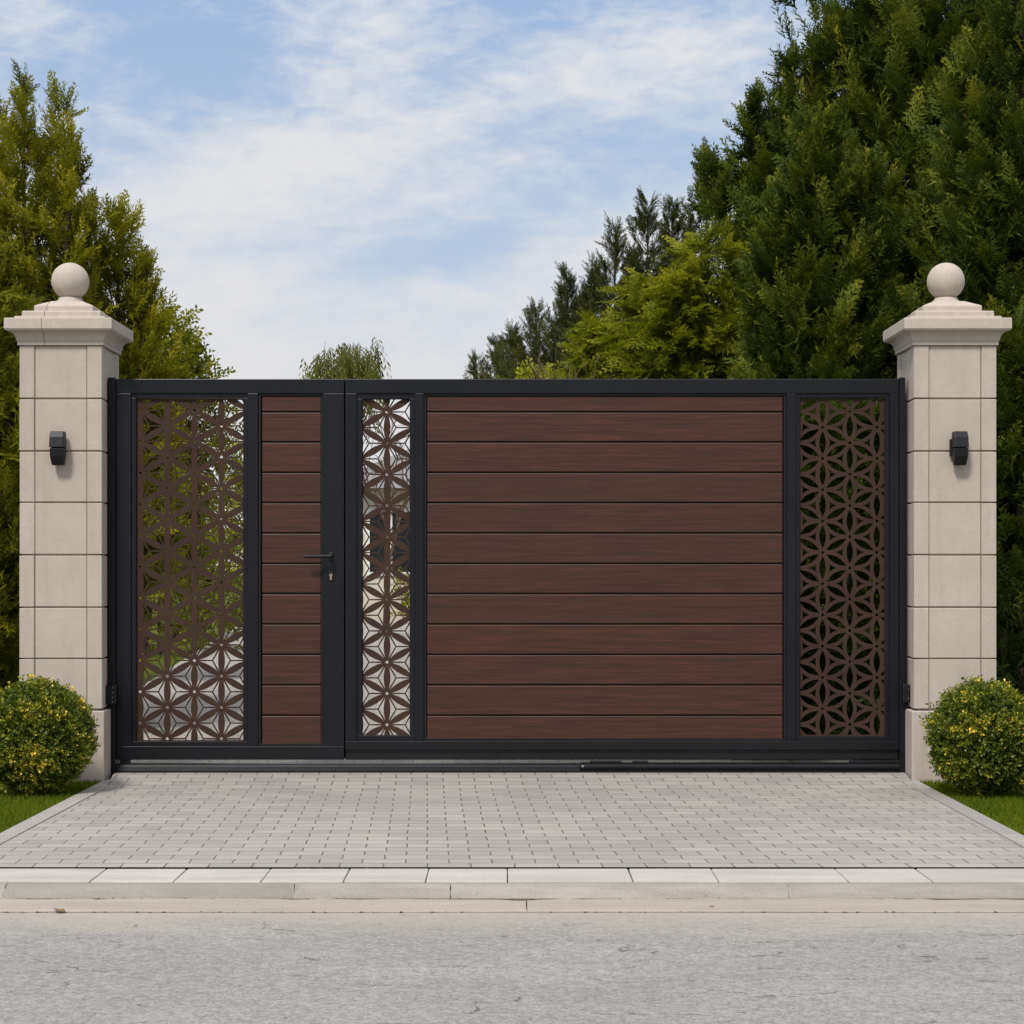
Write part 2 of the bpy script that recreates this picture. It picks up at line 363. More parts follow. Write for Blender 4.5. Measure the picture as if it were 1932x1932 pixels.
def sprays(kind, pos, dirs, scale, tint, ref=(0, 0, 1), refj=0.7, jt=0.06):
    """many small sprays, returned as one triangle soup (vertices, tint per vertex)"""
    n = len(pos); dirs = norm(dirs)
    rf = norm(np.asarray(ref)[None] + RNG.normal(size=(n, 3)) * refj)
    x = norm(np.cross(dirs, rf)); z = np.cross(x, dirs)
    VV, TT = [], []; which = RNG.integers(0, 4, n)
    for t in range(4):
        i = np.where(which == t)[0]
        if not len(i): continue
        tp, of = TPL[kind][t]; s = scale[i][:, None, None]
        v = pos[i][:, None] + s * (tp[None, :, 0:1] * x[i][:, None] + tp[None, :, 1:2] * dirs[i][:, None] + tp[None, :, 2:3] * z[i][:, None])
        ntri = len(tp) // 3
        tt = np.repeat(tint[i][:, None] + of[None] + RNG.normal(size=(len(i), ntri)) * jt, 3, axis=1)
        VV.append(v.reshape(-1, 3)); TT.append(tt.reshape(-1))
    return np.concatenate(VV), np.clip(np.concatenate(TT), 0, 1)
def limb_soup(segs):
    """tapered square limbs from (a, b, ra, rb)"""
    out = []
    for a, b, ra, rb in segs:
        a, b = np.array(a, float), np.array(b, float); d = norm(b - a); u = norm(np.cross(d, (0.3, 0.5, 0.8))); w = np.cross(d, u)
        k = [math.pi * 2 * i / 5 for i in range(5)]
        pa = [a + (u * math.cos(t) + w * math.sin(t)) * ra for t in k]; pb = [b + (u * math.cos(t) + w * math.sin(t)) * rb for t in k]
        for i in range(5):
            j = (i + 1) % 5; out += [pa[i], pa[j], pb[j], pa[i], pb[j], pb[i]]
    return np.array(out)

def conifer(label, base, leaders, mat, kind='cypress', nb=90, nsp=22, ss=0.26, up=35, name='conifer_tree', cat='tree', group=None, curve=0.25, tint0=0.45, trunk_r=0.09, flat=0.55, seed=None, ztint=0.0, start=0.3, shoot=0.55, side=0.16, tipt=0.25):
    """leaders: (dx, dy, z0, z1, radius at foot, profile power, share of the branches)"""
    global RNG
    RNG = np.random.default_rng(zlib.crc32(label.encode()))
    bx, by = base; t = thing(name, (bx, by, 0), label, cat, group)
    P, D, SC, TI, SEG = [], [], [], [], []
    for dx, dy, z0, z1, rad, pw, share in leaders:
        SEG.append(((bx + dx * .2, by + dy * .2, 0), (bx + dx * .6, by + dy * .6, z0 + (z1 - z0) * .35), trunk_r, trunk_r * .65))
        SEG.append(((bx + dx * .6, by + dy * .6, z0 + (z1 - z0) * .35), (bx + dx, by + dy, z1 - 0.12), trunk_r * .65, .008))
        n = int(nb * share)
        for k in range(n):
            u = ((k + RNG.random()) / n) ** 1.12
            ax = np.array((bx + dx * (0.3 + 0.7 * u), by + dy * (0.3 + 0.7 * u), z0 + (z1 - z0) * u))
            az = k * 2.39996 + RNG.normal() * .35
            L = max(0.05, rad * (1 - u) ** pw * RNG.uniform(.72, 1.12))
            el = R(up + 25 * u + RNG.normal() * 9)
            d0 = np.array((math.cos(az) * math.cos(el), math.sin(az) * math.cos(el), math.sin(el)))
            ct = tint0 + RNG.normal() * .13 + ztint * u
            m = max(4, int(nsp * (0.35 + 0.65 * min(1, L / rad))))
            s = RNG.uniform(start, 1.0, m) ** 0.8; s[0] = 1.0
            sd = RNG.normal(size=(m, 3)) * side * L * (0.4 + 0.6 * s[:, None])
            p = ax + d0 * (L * s)[:, None] + np.array((0, 0, 1)) * (curve * L * s * s)[:, None] + sd * (1 - s * 0.5)[:, None]
            tang = d0 + np.array((0, 0, 1)) * (2 * curve * s)[:, None]
            dd = norm(tang) + RNG.normal(size=(m, 3)) * flat + np.array((math.cos(az), math.sin(az), 0)) * .25
            dd[0] = tang[0] + RNG.normal(size=3) * .15
            sc = ss * RNG.uniform(.65, 1.2, m) * (0.62 + 0.38 * min(1, L / (0.45 * rad + 1e-6)))
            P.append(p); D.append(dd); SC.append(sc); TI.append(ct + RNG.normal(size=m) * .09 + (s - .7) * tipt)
            if k % 2 == 0: SEG.append((ax, ax + d0 * L * .85 + np.array((0, 0, curve * L * .7)), max(.006, .018 * L), .003))
        top = np.array((bx + dx, by + dy, z1)); m = 9
        P.append(top + np.array((0, 0, -1)) * RNG.uniform(.05, .12 * (z1 - z0) + .1, m)[:, None]); D.append(np.array((0, 0, 1.)) + RNG.normal(size=(m, 3)) * .3)
        SC.append(ss * RNG.uniform(.5, .8, m)); TI.append(np.full(m, tint0 + .05))
    P, D, SC, TI = (np.concatenate(a) for a in (P, D, SC, TI))
    if kind == 'cypress':
        k = RNG.random(len(P)) < shoot
        D2 = norm(D[k]) + np.array((0, 0, .35))
        V1, T1 = sprays('cypress', P[~k], D[~k], SC[~k], TI[~k]); V2, T2 = sprays('shoot', P[k], D2, SC[k] * 1.08, TI[k] + .06)
        V, TT = np.concatenate((V1, V2)), np.concatenate((T1, T2))
    else: V, TT = sprays(kind, P, D, SC, TI)
    V[:, 2] = np.maximum(V[:, 2], 0.01)
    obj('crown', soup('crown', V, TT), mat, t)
    obj('trunk', soup('trunk', limb_soup(SEG)), M['bark'], t)
    return t

def shrub(label, base, blobs, mat, kind='leafy', n=900, ss=0.14, name='shrub', cat='shrub', group=None, tint0=0.5, droop=0.0, spread=0.6, trunk_r=0.03, depth=0.45, part='foliage'):
    """blobs: (dx, dy, z, rx, rz) foliage masses on stems"""
    global RNG
    RNG = np.random.default_rng(zlib.crc32(label.encode()))
    bx, by = base; t = thing(name, (bx, by, 0), label, cat, group)
    P, D, SC, TI, SEG = [], [], [], [], []
    tot = sum(b[3] ** 2 for b in blobs)
    for dx, dy, z, rx, rz in blobs:
        m = int(n * rx * rx / tot); q = norm(RNG.normal(size=(m, 3)))
        # lumpy outline
        ph = RNG.uniform(0, 6.28, 6)
        lump = 1 + .13 * np.sin(q[:, 0] * 5 + ph[0]) + .13 * np.sin(q[:, 1] * 6 + ph[1]) + .13 * np.sin(q[:, 2] * 7 + ph[2]) + .08 * np.sin(q[:, 0] * 13 + q[:, 2] * 11 + ph[3])
        rr = (1 - depth * RNG.random(m) ** 1.6) * lump
        c = np.array((bx + dx, by + dy, z))
        P.append(c + q * rr[:, None] * np.array((rx, rx, rz)))
        D.append(q + RNG.normal(size=(m, 3)) * spread + np.array((0, 0, .25 - droop)))
        SC.append(ss * RNG.uniform(.6, 1.25, m)); TI.append(tint0 + (lump - 1) * .9 + RNG.normal(size=m) * .14)
        SEG.append(((bx, by, 0), c, trunk_r, trunk_r * .45))
        for k in range(14):
            dv = norm(RNG.normal(size=3) + np.array((0, 0, .4))); SEG.append((c - dv * .05, c + dv * np.array((rx, rx, rz)) * .9, trunk_r * .4, .003))
    V, TT = sprays(kind, np.concatenate(P), np.concatenate(D), np.concatenate(SC), np.concatenate(TI))
    V[:, 2] = np.maximum(V[:, 2], 0.01)
    obj(part, soup(part, V, TT), mat, t)
    obj('stem' if part == 'foliage' else 'trunk', soup('stem', limb_soup(SEG)), M['bark'], t)
    return t

# ================================================================== GROUND
bm = bmesh.new()
for a, b, c, d in (((-300, 6.64), (300, 6.64), (300, 400), (-300, 400)),):
    bm.faces.new([bm.verts.new((x, y, -0.012)) for x, y in (a, b, c, d)])
struct('lawn', bm, M['lawn'])
bm = bmesh.new(); bm.faces.new([bm.verts.new(p) for p in ((-60, -30, -0.052), (60, -30, -0.052), (60, 6.030, -0.052), (-60, 6.030, -0.052))])
struct('road', bm, M['asphalt'])
bm = bmesh.new(); bm.faces.new([bm.verts.new(p) for p in ((-300, -400, -0.16), (300, -400, -0.16), (300, 6.7, -0.16), (-300, 6.7, -0.16))])
struct('ground', bm, M['lawn'])
# driveway: paved, a slight ramp up to the gate, widening into the forecourt behind it
EL, ER, EW = -2.035, 2.015, 0.085
bm = bmesh.new()
rows = [(6.632, EL + EW, ER - EW, 0), (9.02, EL + EW, ER - EW, 0), (9.44, EL + EW - .05, ER - EW + .05, GROUND_GATE), (9.72, EL + EW - .05, ER - EW + .05, GROUND_GATE),
        (11.0, -2.55, 1.62, GROUND_GATE), (16.2, -3.23, 1.62, GROUND_GATE), (19.6, -3.57, 1.62, GROUND_GATE), (26.9, -4.3, 1.8, GROUND_GATE), (36.9, -5.3, 6.0, GROUND_GATE)]
pv = [(bm.verts.new((a, y, z)), bm.verts.new((b, y, z))) for y, a, b, z in rows]
for (a, b), (c, d) in zip(pv, pv[1:]): bm.faces.new((a, b, d, c))
struct('driveway', bm, M['paver'])
bm = bmesh.new()                         # soil bed the pavers and kerb slabs lie in
bm.faces.new([bm.verts.new(p) for p in ((-30, 6.02, -0.062), (30, 6.02, -0.062), (30, 6.66, -0.016), (-30, 6.66, -0.016))])
struct('joint_bed', bm, M['joint'])
def edging(name, x0, x1):
    bm = bmesh.new(); y = 6.63; tv = []
    while y < 9.42:
        L = 0.8 + random.uniform(-.02, .02); y1 = min(9.42, y + L); box(bm, x0, x1, y, y1 - .004, -0.05, 0.004 + random.uniform(-.001, .001)); tv += [random.random()] * 8; y = y1
    o = struct(name, bm, M['edging'], bevel=0.004); set_tint(o.data, tv); return o
edging('driveway_edging', EL, EL + EW - .003); edging('driveway_edging', ER - EW + .003, ER)
# row of square kerb slabs, kerb stones with a rounded nose, gutter strip
bm = bmesh.new(); tv = []; x = -9.0
while x < 9.0:
    L = random.choice((0.285, 0.285, 0.43)) + random.uniform(-.01, .01); sk = random.uniform(-.0018, .0018); dz = random.uniform(-.0005, .0005)
    v = box(bm, x, x + L - .003, 6.336, 6.606, -0.045, -0.001 + dz)
    for i in (2, 3, 6, 7): v[i].co.x += sk
    tv += [random.random()] * 8; x += L
o = struct('kerb_slabs', bm, M['slab'], bevel=0.004); set_tint(o.data, tv)
bm = bmesh.new(); x = -9.3; tv = []
prof = [(6.330, -0.07), (6.330, -0.005), (6.312, -0.0045), (6.296, -0.0085), (6.282, -0.016), (6.270, -0.026), (6.260, -0.037), (6.254, -0.045), (6.254, -0.07)]
def wav(x, k): return math.sin(x * 3.1 + k) * .4 + math.sin(x * 8.7 + 2 * k) * .3 + math.sin(x * 23 + 3 * k) * .2 + random.gauss(0, .25)
def worn_strip(bm, prof, x0, x1, amp, wear, step=.045):
    n = max(2, int((x1 - x0) / step)); rings = []
    for q in range(n + 1):
        xx = x0 + (x1 - x0) * q / n; end = min(q, n - q); rings.append([])
        for m_, (y, z) in enumerate(prof):
            a = amp if z > -.06 else 0
            chip = (wear * random.random() ** 3) if a and end == 0 else 0
            rings[-1].append(bm.verts.new((xx + (random.gauss(0, .0015) if end == 0 else 0), y + wav(xx, m_ * .35) * a, z + wav(xx, 5 + m_ * .35) * a * .5 - chip)))
    for a, b in zip(rings, rings[1:]):
        for m_ in range(len(prof)): bm.faces.new((a[m_], b[m_], b[(m_ + 1) % len(prof)], a[(m_ + 1) % len(prof)]))
    bm.faces.new(rings[0][::-1]); bm.faces.new(rings[-1]); return (n + 1) * len(prof)
while x < 9.0:
    L = random.choice((0.55, 0.95, 1.1)) + random.uniform(-.05, .05); t_ = random.random()
    tv += [t_] * worn_strip(bm, prof, x, x + L - .003, .0022, .008); x += L
bmesh.ops.recalc_face_normals(bm, faces=bm.faces[:])
o = struct('kerb', bm, M['kerb'], smooth=False); set_tint(o.data, tv)
bm = bmesh.new(); x = -9.1; tv = []
while x < 9.0:
    L = 2.35 + random.uniform(-.2, .2); t_ = random.random() * .5
    tv += [t_] * worn_strip(bm, [(6.2525, -.09), (6.2525, -.0455), (6.15, -.0462), (6.046, -.0468), (6.040, -.050), (6.040, -.09)], x, x + L - .003, .0024, .006); x += L
bmesh.ops.recalc_face_normals(bm, faces=bm.faces[:])
o = struct('gutter', bm, M['gutter']); set_tint(o.data, tv)

# lawn grass blades either side of the driveway
def grass(areas, n):
    V, T = [], []
    for x0, x1, y0, y1 in areas:
        p = np.stack([RNG.uniform(x0, x1, n), RNG.uniform(y0, y1, n), np.full(n, -.012)], 1)
        a = RNG.uniform(0, 6.28, n); h = RNG.uniform(.014, .034, n); w = RNG.uniform(.0015, .003, n)
        s = np.stack([np.cos(a), np.sin(a), 0 * a], 1) * w[:, None]; lean = RNG.normal(size=(n, 3)) * .35; lean[:, 2] = 1; tip = p + norm(lean) * h[:, None]
        V.append(np.stack([p - s, p + s, tip], 1).reshape(-1, 3))
        pn = np.sin(p[:, 0] * 7) * np.sin(p[:, 1] * 5 + 1) * .12
        T.append(np.repeat(np.clip(.5 + pn + RNG.normal(size=n) * .2, 0, 1), 3))
    return soup('grass', np.concatenate(V), np.concatenate(T))
_g = RNG; RNG = np.random.default_rng(3)
tag(obj('grass', grass([(-3.1, EL - .002, 6.64, 9.9), (ER + .002, 3.1, 6.64, 9.9), (-6.5, -3.1, 6.64, 11.0), (3.1, 6.5, 6.64, 11.0)], 70000), M['grass']), 'short mown green grass beside the paved driveway', 'grass', kind='stuff')

# ================================================================== PILLARS
def pillar(cx, label, seam):
    cy = PD + .205; hw = .205; t = thing('stone_pillar', (cx, cy, 0), label, 'gate pillar', 'stone pillars either side of the gate')
    bm = bmesh.new(); box(bm, cx - .219, cx + .219, cy - .219, cy + .219, -.06, .349)
    obj('plinth', bm, M['plinth'], t, bevel=.006)
    zs = [.356] + [1.045 - (y - 1077) / 379.5 for y in (1243, 1146, 1047, 948, 851, 752)] + [2.166]
    bm = bmesh.new(); box(bm, cx - .186, cx + .186, cy - .186, cy + .186, .35, 2.166); q = .074; tv = [0] * 8
    for z0, z1 in zip(zs, zs[1:]):
        a, b = z0 + .003, z1 - .003
        if b > 2.16: b = 2.1645
        for sx in (-1, 1):
            for sy in (-1, 1):
                x0, x1 = sorted((cx + sx * hw, cx + sx * (hw - q))); y0, y1 = sorted((cy + sy * hw, cy + sy * (hw - q)))
                jx, jy, jz = random.uniform(-.0009, .0009), random.uniform(-.0009, .0009), random.uniform(-.0007, .0007)
                box(bm, x0 + jx, x1 + jx, y0 + jy, y1 + jy, a + jz, b + jz); tv += [random.random()] * 8
        g = hw - q - .0025; o_ = hw - .0055
        box(bm, cx - g, cx + g, cy - o_, cy + o_, a + .0006, b - .0006); box(bm, cx - o_, cx + o_, cy - g, cy + g, a + .001, b - .001); tv += [random.random() * .9] * 16
    so_ = obj('shaft', bm, M['stone'], t, bevel=.003, seg=1); set_tint(so_.data, tv)
    bm = bmesh.new(); cove = [(.218 + .037 * (1 - math.cos(R(a))), 2.187 + .046 * math.sin(R(a))) for a in range(0, 91, 15)]
    prof = [(.214, 2.166), (.214, 2.187)] + cove + [(.262, 2.236), (.262, 2.241), (.2665, 2.242), (.2665, 2.293), (.263, 2.296), (.226, 2.297), (.226, 2.308), (.222, 2.310), (.1955, 2.3105), (.1955, 2.336), (.192, 2.340), (.160, 2.344), (.1475, 2.345), (.1475, 2.370), (.144, 2.374), (.075, 2.405), (.07, 2.405)]
    lathe(bm, prof, (cx, cy), square=True)
    if seam:
        b2 = bm.copy()
        g1 = bmesh.ops.bisect_plane(bm, geom=bm.verts[:] + bm.edges[:] + bm.faces[:], plane_co=(cx - .0365, cy, 0), plane_no=(1, 0, 0.02), clear_outer=True)
        bmesh.ops.holes_fill(bm, edges=[e for e in bm.edges if e.is_boundary])
        bmesh.ops.bisect_plane(b2, geom=b2.verts[:] + b2.edges[:] + b2.faces[:], plane_co=(cx - .0345, cy, 0), plane_no=(1, 0, 0.02), clear_inner=True)
        bmesh.ops.holes_fill(b2, edges=[e for e in b2.edges if e.is_boundary])
        mm = bpy.data.meshes.new('t'); b2.to_mesh(mm); b2.free(); bm.from_mesh(mm)
    obj('cap', bm, M['stone'], t, bevel=.0025)
    bm = bmesh.new()
    prof = [(.073, 2.400), (.073, 2.407), (.068, 2.414), (.060, 2.419), (.057, 2.430)]
    lathe(bm, prof, (cx, cy), 40); f0 = obj('finial_neck', bm, M['stone'], t, smooth=True)
    bm = bmesh.new(); bmesh.ops.create_uvsphere(bm, u_segments=56, v_segments=32, radius=.0945, matrix=Matrix.Translation((cx, cy, 2.515)))
    obj('ball_finial', bm, M['stone'], t, smooth=True)
    return t
pillar(-2.244, 'pale stone pillar with ball finial left of the gate, its cap split by a thin seam', True)
pillar(2.204, 'pale stone pillar with ball finial right of the gate, its cap in one piece', False)

# ================================================================== WALL LAMPS
def wall_lamp(px, label, off):
    cx = X(px, PD); yb = PD + .0055; cz = Z(847, PD)
    t = thing('wall_lamp', (cx, yb, cz), label, 'wall lamp', 'black lamps on the gate pillars')
    def wedge(stations):
        bm = bmesh.new(); rings = []
        for hw, z, d in stations:
            rings.append([bm.verts.new((cx + sx * (hw * k), y, cz + z)) for sx, k, y in ((-1, 1, yb - .022), (-1, .93, yb - d), (1, .93, yb - d), (1, 1, yb - .022))])
        for a, b in zip(rings, rings[1:]):
            for i in range(4): bm.faces.new((a[i], a[(i + 1) % 4], b[(i + 1) % 4], b[i]))
        bm.faces.new(rings[0][::-1]); bm.faces.new(rings[-1]); bmesh.ops.recalc_face_normals(bm, faces=bm.faces[:]); return bm
    bm = bmesh.new(); box(bm, cx - .031 + off, cx + .031 + off, yb - .024, yb + .001, cz - .035, cz + .048); obj('back_plate', bm, M['black'], t, bevel=.003)
    obj('hood', wedge([(.0375, .004, .082), (.0375, .055, .074), (.0355, .084, .058)]), M['lamp'], t, bevel=.0035)
    obj('body', wedge([(.031, -.083, .052), (.036, -.04, .070), (.0365, .001, .077)]), M['black'], t, bevel=.0045)
    return t
wall_lamp(112.5, 'small black wall lamp on the left stone pillar', .001)
wall_lamp(1808, 'small black wall lamp on the right stone pillar', -.013)

# ================================================================== GATE
def rect_frame(bm, x0, x1, z0, z1, w, y0, y1, wt=None, wb=None):
    wt = w if wt is None else wt; wb = w if wb is None else wb
    box(bm, x0, x0 + w, y0, y1, z0 + wb, z1 - wt); box(bm, x1 - w, x1, y0, y1, z0 + wb, z1 - wt)
    box(bm, x0, x1, y0, y1, z1 - wt, z1); box(bm, x0, x1, y0, y1, z0, z0 + wb)
def clip_poly(poly, x0, x1, z0, z1):
    for ax, lim, sg in ((0, x0, 1), (0, x1, -1), (1, z0, 1), (1, z1, -1)):
        out = []
        for i in range(len(poly)):
            a, b = poly[i - 1], poly[i]; ia = sg * (a[ax] - lim) >= 0; ib = sg * (b[ax] - lim) >= 0
            if ia != ib:
                t = (lim - a[ax]) / (b[ax] - a[ax]); out.append((a[0] + (b[0] - a[0]) * t, a[1] + (b[1] - a[1]) * t))
            if ib: out.append(b)
        poly = out
        if len(poly) < 3: return []
    return poly
def area(p): return abs(sum(p[i - 1][0] * p[i][1] - p[i][0] * p[i - 1][1] for i in range(len(p)))) / 2
def lattice(name, x0, x1, z0, z1, nx, nz, s, style, y, parent, margin):
    """cut sheet: star flowers on a triangular grid; style 'petal' keeps the petals, 'open' cuts them out"""
    cw = s * math.sqrt(3) / 2; nodes = {}
    for i in range(-8, 9):
        for j in range(-18, 19): nodes[(i, j)] = np.array((nx + i * cw, nz + (j + (0.5 if i % 2 else 0)) * s))
    def arc(a, b, side, h, t0, t1, n=12):
        ch = b - a; nrm = np.array((-ch[1], ch[0])) / s * side
        return [a + ch * t + nrm * h * s * 4 * t * (1 - t) * (1.0) for t in np.linspace(t0, t1, n)]
    holes = []
    tris, edges = [], []
    for (i, j), a in nodes.items():
        up = (i, j + 1); ru = (i + 1, j + (1 if i % 2 else 0)); rd = (i + 1, j - (0 if i % 2 else 1))
        for o_ in (up, ru, rd):
            if o_ in nodes: edges.append((a, nodes[o_]))
        if up in nodes and ru in nodes: tris.append((a, nodes[ru], nodes[up]))
        if ru in nodes and rd in nodes: tris.append((a, nodes[rd], nodes[ru]))
    rh = .048 * s
    for a in nodes.values(): holes.append([a + rh * np.array((math.cos(t), math.sin(t))) for t in np.linspace(0, 2 * math.pi, 15)[:-1]])
    if style == 'petal':
        h, aw = .108, .040 * s
        for tri in tris:
            c = sum(tri) / 3
            for k in range(3):
                a, b = tri[k], tri[(k + 1) % 3]; mid = (a + b) / 2; side = 1 if np.dot(np.array((-(b - a)[1], (b - a)[0])), c - a) > 0 else -1
                dl = (c - a) / np.linalg.norm(c - a); t0 = .5
                for t in np.linspace(.05, .5, 46):
                    p = a + (b - a) * t + np.array((-(b - a)[1], (b - a)[0])) * side * h * 4 * t * (1 - t)
                    if abs(dl[0] * (p - a)[1] - dl[1] * (p - a)[0]) > aw / 2 + .004 * s and t > .11: t0 = t; break
                if t0 >= .45: continue
                K = c + (mid - c) / np.linalg.norm(mid - c) * (aw / 2 / math.sin(R(60)))
                holes.append(arc(a, b, side, h, t0, 1 - t0) + [K])
    else:
        for a, b in edges:
            u, v = a + (b - a) * .13, a + (b - a) * .87; h = .105
            ch = v - u; nr = np.array((-ch[1], ch[0])) / np.linalg.norm(ch)
            up_ = [u + ch * t + nr * h * s * 4 * t * (1 - t) for t in np.linspace(0, 1, 12)]
            dn_ = [u + ch * t - nr * h * s * 4 * t * (1 - t) for t in np.linspace(1, 0, 12)][1:-1]
            holes.append(up_ + dn_)
        for tri in tris:
            c = sum(tri) / 3; pts = []
            for k in range(3):
                a, b = tri[k], tri[(k + 1) % 3]; da = (a - c) / np.linalg.norm(a - c); db = (b - c) / np.linalg.norm(b - c)
                pa, pb = c + da * .17 * s, c + db * .17 * s; mm = (da + db); mm = c + mm / np.linalg.norm(mm) * .062 * s
                for t in (0, .25, .5, .75): pts.append((1 - t) ** 2 * pa + 2 * t * (1 - t) * (2 * mm - (pa + pb) / 2) + t * t * pb)
            holes.append(pts)
    polys = [[(x0, z0), (x1, z0), (x1, z1), (x0, z1)]]
    for hpoly in holes:
        p = clip_poly([tuple(q) for q in hpoly], x0 + margin, x1 - margin, z0 + margin, z1 - margin)
        if len(p) >= 3 and area(p) > 1.2e-5:
            q = [a for k, a in enumerate(p) if math.dist(a, p[k - 1]) > 1e-5]
            if sum(q[k - 1][0] * q[k][1] - q[k][0] * q[k - 1][1] for k in range(len(q))) < 0: q = q[::-1]
            if len(q) >= 3: polys.append(q)
    vs, fs = [], []
    for p in polys:
        fs.append(list(range(len(vs), len(vs) + len(p)))); vs += [Vector(a) for a in p]
    vo, eo, fo, _, _, of = delaunay_2d_cdt(vs, [], fs, 1, 1e-6)
    bm = bmesh.new(); bv = [bm.verts.new((v.x, v.y, .0022)) for v in vo]
    for f, src in zip(fo, of):
        if list(src) == [0]: bm.faces.new([bv[k] for k in f])
    bmesh.ops.delete(bm, geom=[v for v in bm.verts if not v.link_faces], context='VERTS')
    bmesh.ops.recalc_face_normals(bm, faces=bm.faces[:])
    ex = bmesh.ops.extrude_face_region(bm, geom=bm.faces[:])
    bmesh.ops.translate(bm, verts=[g for g in ex['geom'] if isinstance(g, bmesh.types.BMVert)], vec=(0, 0, -.0044))
    bmesh.ops.recalc_face_normals(bm, faces=bm.faces[:])
    me = bpy.data.meshes.new(name); bm.to_mesh(me); bm.free()
    me.transform(Matrix.Translation((0, y, 0)) @ Matrix.Rotation(R(90), 4, 'X'))
    return obj(name, me, M['screen'], parent)
def planks(name, x0, x1, ys, y0, y1, parent):
    bm = bmesh.new(); tv = []
    for a, b in zip(ys, ys[1:]):
        tt = random.random(); n0 = len(bm.verts)
        box(bm, x0, x1, y0 + random.uniform(-.0006, .0006), y1, gz(b) + .0062, gz(a) - .001); tv += [tt] * 8
    me = bpy.data.meshes.new(name); bm.to_mesh(me); bm.free(); set_tint(me, tv)
    o = obj(name, me, M['wood'], parent, bevel=.0038); return o
PL = [747, 777.5, 834.5, 892, 949.2, 1006.5, 1064, 1121, 1178.5, 1236, 1293.5, 1351, 1407]
yF, yB = GD, GD + .06
LP = .1585                                   # flower grid spacing

# fixed posts
def gate_post(x0, x1, label, stepped):
    t = thing('gate_post', ((x0 + x1) / 2, GD + .02, 0), label, 'gate post', 'dark metal posts fixed to the pillars')
    bm = bmesh.new(); box(bm, x0, x1, GD - .012, GD + .10, 0.0, gz(712.5)); obj('post', bm, M['metal'], t, bevel=.003)
    return t
gl = gate_post(X(203.5, GD - .012), X(217, GD - .012), 'slim dark metal post fixed to the left stone pillar', 0)
gr = gate_post(X(1697.5, GD - .012), X(1708, GD - .012), 'slim dark metal post fixed to the right stone pillar', 0)

# pedestrian leaf
pg = thing('pedestrian_gate', (gx(434), GD + .03, GROUND_GATE), 'narrow dark metal pedestrian gate with lattice screen, planks and lever handle', 'gate')
bm = bmesh.new(); xl, xr, zt, zb = gx(219), gx(649.3), gz(715), gz(1433.5)
box(bm, xl, gx(247), yF, yB, gz(1408), gz(742)); box(bm, gx(610), xr, yF, yB, gz(1408), gz(742)); box(bm, xl, xr, yF, yB, gz(742), zt); box(bm, xl, xr, yF, yB, zb, gz(1408))
box(bm, gx(467), gx(486.5), yF + .001, yB, gz(1408), gz(742))
obj('frame', bm, M['metal'], pg, bevel=.0028)
bm = bmesh.new(); rect_frame(bm, gx(246.8), gx(467.2), gz(1408.3), gz(741.7), gx(257.5) - gx(248.5), yF + .010, yB - .006); obj('screen_frame', bm, M['metal'], pg, bevel=.0018)
bm = bmesh.new(); rect_frame(bm, gx(486.3), gx(610.2), gz(1408.3), gz(741.7), .0135, yF + .012, yB - .006); box(bm, gx(489), gx(607), yF + .040, yF + .046, gz(1406), gz(745)); obj('plank_frame', bm, M['black'], pg, bevel=.001)
lattice('lattice_screen', gx(256), gx(460), gz(1399.5), gz(751.5), gx(365), gz(1187.5), LP, 'petal', yF + .028, pg, .006)
planks('plank_panel', gx(493.5), gx(605), PL, yF + .016, yF + .038, pg)
bm = bmesh.new(); box(bm, gx(637), gx(638.2), yF - .0012, yF + .002, zb + .004, zt - .004); obj('cover_strip', bm, M['black'], pg)
# handle and lock
bm = bmesh.new(); cx, cz = gx(624.5), gz(1050)
box(bm, cx - .0125, cx + .0125, yF - .009, yF, cz - .020, cz + .020); h = obj('lever_handle', bm, M['black'], pg, bevel=.003)
bm = bmesh.new(); cyl(bm, (cx, yF - .008, cz + .002), (cx, yF - .052, cz + .002), .0095, n=20); cyl(bm, (cx + .008, yF - .047, cz + .002), (cx - .128, yF - .050, cz - .001), .0088, n=20); obj('lever', bm, M['black'], h, smooth=False, bevel=.002)
bm = bmesh.new(); cz2 = gz(1087.5); box(bm, cx - .0115, cx + .0115, yF - .006, yF, cz2 - .025, cz2 + .025); lk = obj('lock', bm, M['black'], pg, bevel=.005)
bm = bmesh.new(); cyl(bm, (cx, yF - .0055, cz2 + .006), (cx, yF - .010, cz2 + .006), .0082, n=20); box(bm, cx - .0042, cx + .0042, yF - .0095, yF - .0055, cz2 - .018, cz2 + .003); obj('lock_cylinder', bm, M['brass'], lk)
bm = bmesh.new(); box(bm, cx - .0012, cx + .0012, yF - .0108, yF - .0095, cz2 + .001, cz2 + .011); obj('key_slot', bm, M['black'], lk)
def bracket(px0, px1, py, par, sg):
    bm = bmesh.new(); x0, x1 = X(px0, GD - .04), X(px1, GD - .04); z0, z1 = Z(py + 18, GD), Z(py - 18, GD)
    box(bm, x0, x1, GD - .045, GD - .012, z0, z1); k = obj('hinge', bm, M['black'], par, bevel=.004)
    for q in range(4):
        bm = bmesh.new(); zc = z0 + (z1 - z0) * (q + .5) / 4; xc = x0 + (x1 - x0) * (.72 if sg > 0 else .28); cyl(bm, (xc, GD - .047, zc), (xc, GD - .044, zc), .0028, n=10); obj('screw', bm, M['steel'], k)
bracket(197, 219, 1310, pg, 1)
bm = bmesh.new(); cyl(bm, (xl + .004, yF + .02, gz(1318)), (xl + .004, yF + .02, gz(1302)), .016); obj('hinge_barrel', bm, M['black'], pg)
